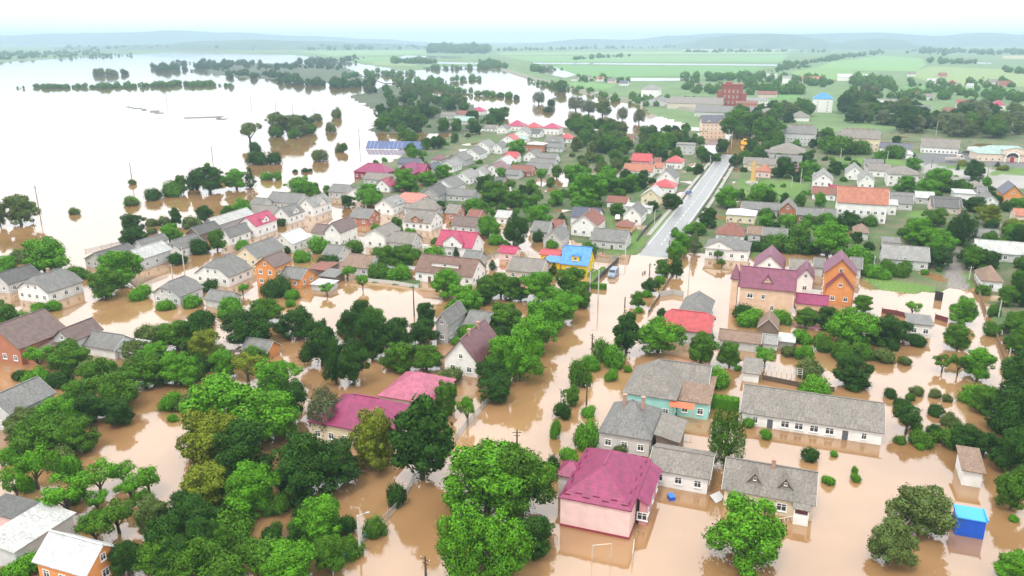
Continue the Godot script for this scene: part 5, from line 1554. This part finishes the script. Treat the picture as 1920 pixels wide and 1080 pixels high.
	vehicle("parked_car", "small blue car on the verge of the dry road", "car", ground(1291, 366, .6) + Vector3(0, .6, 0), deg_to_rad(60), 4.3, 1.8, 1.6, mat("blue_car_paint", lin(.03, .07, .20), .3), "car")
	vehicle("parked_car", "white car parked on grass behind the orange brick house", "car", ground(1158, 412, .4) + Vector3(0, .3, 0), deg_to_rad(80), 4.3, 1.8, 1.6, mat("white_van_paint", lin(.8, .8, .8), .35), "car")
	vehicle("parked_car", "dark car parked beside the long white hall", "car", ground(1812, 289, .5) + Vector3(0, .5, 0), deg_to_rad(10), 5, 2, 1.7, mat("dark_car_paint", lin(.04, .04, .045), .3), "car")
	person(ground(1209, 512), "person in dark jacket wading waist-deep in the flooded road", 0.4, Color(.02, .02, .025))
	person(ground(1205, 514), "person in grey-green jacket wading waist-deep in the flooded road", 0.7, Color(.14, .16, .13))
	# blue kiosk with a wrapped metal roof, and the white drum beside it
	var o := thing("kiosk", at("I", 1612, 862) + Vector3(.4, 0, -1.4), deg_to_rad(-SKEW))
	var s := Sh.new()
	s.box(Vector3(0, 1.0, 0), Vector3(3.7, 3.6, 2.9))
	part("wall", s.mesh(), mat("kiosk_blue", lin(.004, .10, .62), .45, stain(), .2), o)
	s = Sh.new()
	s.slab([Vector3(-2, 2.98, 1.6), Vector3(2, 2.98, 1.6), Vector3(2, 3.18, -1.6), Vector3(-2, 3.18, -1.6)], .16)
	var rf := part("roof", s.mesh(), mat("kiosk_roof", lin(.03, .30, .80), .4), o)
	for x in [-1.95, 1.95]:
		s = Sh.new()
		s.box(Vector3(x, 3.12, 0), Vector3(.14, .34, 3.3))
		part("roof_edge", s.mesh(), mat("kiosk_roof", lin(.03, .30, .80), .4), rf)
	tag(o, "bright blue metal kiosk standing in the flood", "kiosk")
	marks.append([o.position, "the blue kiosk"])
	o = thing("storage_drum", at("I", 1507, 800), 0.3)
	s = Sh.new()
	s.tube(Vector3(-.6, .25, 0), Vector3(.6, .25, 0), .55, .55, 16)
	part("drum_body", s.mesh(), mat("drum_grey", lin(.52, .55, .57), .5), o)
	for x in [-.35, .35]:
		s = Sh.new()
		s.tube(Vector3(x - .03, .25, 0), Vector3(x + .03, .25, 0), .575, .575, 16)
		part("hoop", s.mesh(), steel(), o)
	tag(o, "pale grey drum floating beside the blue kiosk", "drum")
	o = thing("water_trough", at("H", 1855, 645), deg_to_rad(-80))
	s = Sh.new()
	s.box(Vector3(0, .2, 0), Vector3(1.2, .7, .85))
	part("box", s.mesh(), mat("kiosk_blue", lin(.004, .10, .62), .45), o)
	s = Sh.new()
	s.box(Vector3(0, .585, 0), Vector3(1.3, .07, .95))
	part("lid", s.mesh(), mat("bin_lid", lin(.03, .16, .55), .5), o)
	tag(o, "small blue lidded bin floating beside the pink house", "bin")
	# solar panels on the shore: each panel a part
	o = thing("solar_array", ground(742, 279), deg_to_rad(-6))
	for i in 15:
		s = Sh.new()
		s.box(Vector3((i - 7) * 2.55, 2.4, 0), Vector3(2.35, .08, 8.0), Basis(Vector3.RIGHT, .55))
		part("solar_panel", s.mesh(), mat("solar_cells", lin(.045, .075, .19), .2), o)
		if i % 3 == 0:
			s = Sh.new()
			s.tube(Vector3((i - 7) * 2.55, -1, 1.5), Vector3((i - 7) * 2.55, 1.5, 1.5), .12, .12, 6); s.tube(Vector3((i - 7) * 2.55, -1, -2), Vector3((i - 7) * 2.55, 3.5, -2), .12, .12, 6)
			part("support", s.mesh(), steel(), o)
	tag(o, "row of blue solar panels standing in the flood at the shore", "solar panels")
	marks.append([o.position, "the solar panels"])
	# football goals in the flooded yard
	for q in [[H_("H", 1410, 1000), H_("H", 1515, 990), "nearer grey football goal frame standing in the yard flood below the pink house", 2.6], [H_("H", 1635, 1010), H_("H", 1645, 930), "upright grey pipe frame standing in the flood beside the pink house corner", 1.6]]:
		var a: Vector3 = q[0]
		var b: Vector3 = q[1]
		o = thing("goal_frame", a)
		for e in [[Vector3.ZERO, Vector3(0, q[3], 0), "upright"], [b - a, b - a + Vector3(0, q[3], 0), "upright"], [Vector3(0, q[3], 0), b - a + Vector3(0, q[3], 0), "crossbar"]]:
			s = Sh.new()
			s.tube(e[0] - (Vector3(0, .6, 0) if e[2] == "upright" else Vector3.ZERO), e[1], .055, .055, 6)
			part(e[2], s.mesh(), mat("goal_pipe", lin(.5, .47, .42), .7), o)
		tag(o, q[2], "goal")
	# obelisk in the park
	o = thing("obelisk", ground(1411, 346), 0.3)
	s = Sh.new()
	s.box(Vector3(0, .6, 0), Vector3(5, 1.2, 5)); s.box(Vector3(0, 1.5, 0), Vector3(3, .7, 3))
	part("pedestal", s.mesh(), mat("pale_stone", lin(.5, .48, .44), .8, stain(), .2), o)
	s = Sh.new()
	s.tube(Vector3(0, 1.8, 0), Vector3(0, 11, 0), 1.5, 1.0, 4); s.tube(Vector3(0, 11, 0), Vector3(0, 12, 0), 1.0, .05, 4)
	part("shaft", s.mesh(), mat("ochre_stone", lin(.62, .38, .14), .8), o)
	tag(o, "ochre obelisk monument on a pale pedestal in the roadside park", "monument")
	marks.append([o.position, "the ochre obelisk"])
	# red brick tower of the old works
	o = thing("brick_tower", ground(1371, 202), deg_to_rad(-24))
	s = Sh.new()
	s.box(Vector3(0, 11, 0), Vector3(19, 24, 14))
	part("wall", s.mesh(), mat("tower_brick", lin(.30, .085, .065), .9, stain(), .1), o)
	s = Sh.new()
	s.box(Vector3(-11.5, 8, 2), Vector3(5, 18, 10)); s.box(Vector3(11, 7, 2), Vector3(6, 16, 10))
	part("side_block", s.mesh(), mat("tower_brick", lin(.30, .085, .065), .9), o)
	s = Sh.new()
	s.box(Vector3(0, 23.4, 0), Vector3(20, 1, 15)); s.box(Vector3(-4, 24.6, 0), Vector3(6, 2.4, 6))
	part("parapet", s.mesh(), mat("tower_brick", lin(.30, .085, .065), .9), o)
	for i in 4:
		for j in 3: window(o, Vector3((i - 1.5) * 4.2, 6 + j * 5.5, 7.012), 0, 1.4, 1.8)
	tag(o, "dark red brick tower of the old works behind the warehouses", "tower")
	marks.append([o.position, "the red brick tower"])
	# railway embankment running away across the flooded meadows
	var pts := [ground(1330, 214), ground(1240, 197), ground(1160, 187), ground(1075, 168), ground(1000, 148), ground(945, 131)]
	s = Sh.new()
	for i in pts.size() - 1:
		var dd: Vector3 = (pts[i + 1] - pts[i]).normalized().cross(Vector3.UP)
		var a: Vector3 = pts[i]
		var b: Vector3 = pts[i + 1]
		var u := Vector3(0, 2.6, 0)
		s.poly([a - dd * 4 + u, a + dd * 4 + u, b + dd * 4 + u, b - dd * 4 + u], Vector3.UP)
		for g in [-1, 1]: s.poly([a + dd * 4 * g + u, b + dd * 4 * g + u, b + dd * 9 * g - u * .3, a + dd * 9 * g - u * .3], dd * g + Vector3.UP)
	tag(solo("railway_embankment", s.mesh(), mat("ballast", lin(.20, .20, .15), .95, stain(), .05)), "", "", "", "structure")
	# tin sheet washed against the dormered house, awning and clipped hedge at the turquoise house
	s = Sh.new()
	s.box(Vector3(0, .45, 0), Vector3(1.9, .05, 1.5), Basis(Vector3(1, 0, .3).normalized(), .45))
	tag(solo("tin_sheet", s.mesh(), mat("tin", lin(.45, .45, .45), .4), at("I", 195, 650), .5), "buckled tin sheet leaning at the corner of the dormered cream house", "tin sheet")
	s = Sh.new()
	s.slab([Vector3(-2.2, 1.6, .9), Vector3(2.2, 1.6, .9), Vector3(2.2, 2.2, -.4), Vector3(-2.2, 2.2, -.4)], .06)
	for x in [-2.1, 2.1]: s.tube(Vector3(x, -.5, .8), Vector3(x, 1.6, .8), .04, .04, 5)
	tag(solo("awning", s.mesh(), mat("awning_orange", lin(.62, .12, .05), .7), ground(1278, 776, 1.8) + Vector3(0, -1.0 + .8, 0) * 0, deg_to_rad(-SKEW)), "orange awning on the front of the turquoise annex", "awning")
	hedge(at("I", 235, 135), 5.0, 2.2, 2.2, "clipped green hedge between the turquoise house and the long white building")
	hedge(at("E", 1420, 540), 7.0, 1.4, 1.6, "clipped green hedge along the lawn beside the flooded road")
	# porch of the dormered house
	o = thing("porch", at("I", 668, 790) + Vector3(0, 0, -.6), deg_to_rad(-SKEW))
	s = Sh.new()
	s.box(Vector3(0, .3, 0), Vector3(2.1, 2.4, 1.7))
	part("wall", s.mesh(), wall_mat("W"), o)
	for x in [-.95, .95]:
		s = Sh.new()
		s.box(Vector3(x, 2.0, .75), Vector3(.14, 1.2, .14))
		part("pillar", s.mesh(), trim(), o)
	s = Sh.new()
	s.box(Vector3(0, 2.0, -.2), Vector3(1.8, 1.1, .9))
	part("inner_door", s.mesh(), mat("porch_red", lin(.14, .02, .03), .6), o)
	s = Sh.new()
	s.slab([Vector3(-1.2, 2.65, 1.0), Vector3(1.2, 2.65, 1.0), Vector3(1.2, 3.0, -1.4), Vector3(-1.2, 3.0, -1.4)], .1)
	part("roof", s.mesh(), roof_mat("g4"), o)
	s = Sh.new()
	for k in 4: s.tube(Vector3(-1.2 - k * .5, .4 - k * .25, .7), Vector3(-1.2 - k * .5, 1.2 - k * .25, .7), .03, .03, 5)
	s.tube(Vector3(-1.1, 1.2, .7), Vector3(-2.9, .35, .7), .035, .035, 5)
	part("stair_railing", s.mesh(), trim(), o)
	tag(o, "small white porch with dark red doorway on the dormered cream house", "porch")
	# arched window and red door in the station's central gable
	o = thing("station_arch", at("C", 1845, 795, .2) + Vector3(0, .2, .6), deg_to_rad(-14))
	s = Sh.new()
	var arc := []
	var rim := []
	for i in 13:
		var an := PI * i / 12.0
		arc.append(Vector3(cos(an) * 3.2, 2.8 + sin(an) * 2.6, .25)); rim.append(Vector3(cos(an) * 3.7, 2.8 + sin(an) * 3.1, .2))
	s.poly(arc, Vector3(0, 0, 1))
	part("arched_window", s.mesh(), glass(), o)
	s = Sh.new()
	s.poly(rim, Vector3(0, 0, 1))
	for x in [-3.45, 3.45]: s.box(Vector3(x, 1.4, 0), Vector3(.5, 2.8, .4))
	part("arch_surround", s.mesh(), trim(), o)
	door(o, Vector3(0, 0, .3), 0, 2.2, 3.3, mat("station_red", lin(.28, .03, .03), .5))
	tag(o, "white arched surround with dark window and red door of the cream station", "entrance")
func H_(t: String, x: float, y: float) -> Vector3: return at(t, x, y)
func hedge(p: Vector3, L: float, H: float, W: float, label: String):
	var s := Sh.new()
	var r := RandomNumberGenerator.new()
	r.seed = int(L * 100)
	s.tint = Color(.9, .9, .9)
	s.box(Vector3(0, H / 2 - .3, 0), Vector3(L - .3, H + .4, W - .3))
	for i in int(L * H * 320):
		var q := Vector3(r.randf_range(-L / 2, L / 2), r.randf_range(-.2, H), r.randf_range(-W / 2, W / 2))
		var k := r.randi() % 3
		var e := Vector3.ZERO
		if k == 0: q.y = H; e = Vector3.UP
		elif k == 1: q.z = W / 2; e = Vector3(0, 0, 1)
		else: q.x = L / 2 * (1 if r.randf() < .5 else -1); e = Vector3(signf(q.x), 0, 0)
		leaf(s, q + e * r.randf_range(-.1, .1), (e + Vector3(r.randfn(), r.randfn(), r.randfn()) * .5).normalized(), e, .26, r)
	tag(solo("hedge", s.mesh(true), leaf_mat("b"), p, deg_to_rad(-SKEW)), label, "hedge")

func _ready():
	rng.seed = 2024
	var cam := Camera3D.new()
	cam.name = "camera"
	cam.position = Vector3(0, CH, 0); cam.rotation.x = -pitch
	cam.fov = rad_to_deg(2 * atan(540.0 / FL)); cam.near = 0.5; cam.far = 30000
	add_child(cam); cam.current = true
	var env := Environment.new()
	env.background_mode = Environment.BG_SKY
	env.tonemap_mode = Environment.TONE_MAPPER_LINEAR
	env.tonemap_exposure = 1.64
	var sky := ProceduralSkyMaterial.new()
	sky.sky_top_color = lin(.96, .98, 1.0); sky.sky_horizon_color = lin(.46, .475, .49)   # overcast: the zenith is the brighter part
	sky.ground_horizon_color = lin(.9, .92, .95); sky.ground_bottom_color = lin(.4, .35, .3)
	sky.sky_curve = 0.35; sky.sky_energy_multiplier = 1.25
	env.sky = Sky.new(); env.sky.sky_material = sky
	env.fog_enabled = true
	env.fog_density = 0.00015
	env.fog_light_color = lin(.62, .84, 1.0)
	env.sdfgi_enabled = true; env.ssao_enabled = true; env.ssil_enabled = true
	var we := WorldEnvironment.new()
	we.name = "world_environment"; we.environment = env
	add_child(we)
	var sun := DirectionalLight3D.new()
	sun.name = "sun"
	sun.light_energy = 0.45; sun.light_angular_distance = 14; sun.light_color = Color(1, .97, .92); sun.shadow_enabled = true
	sun.rotation = Vector3(deg_to_rad(-64), deg_to_rad(-35), 0)
	add_child(sun)
	window_meshes()
	terrain(); water(); fields(); road(); hills()
	for line in HOUSES.split("\n", false): house(line)
	small_things()
	label_houses()
	trees(); scatter(); woods()
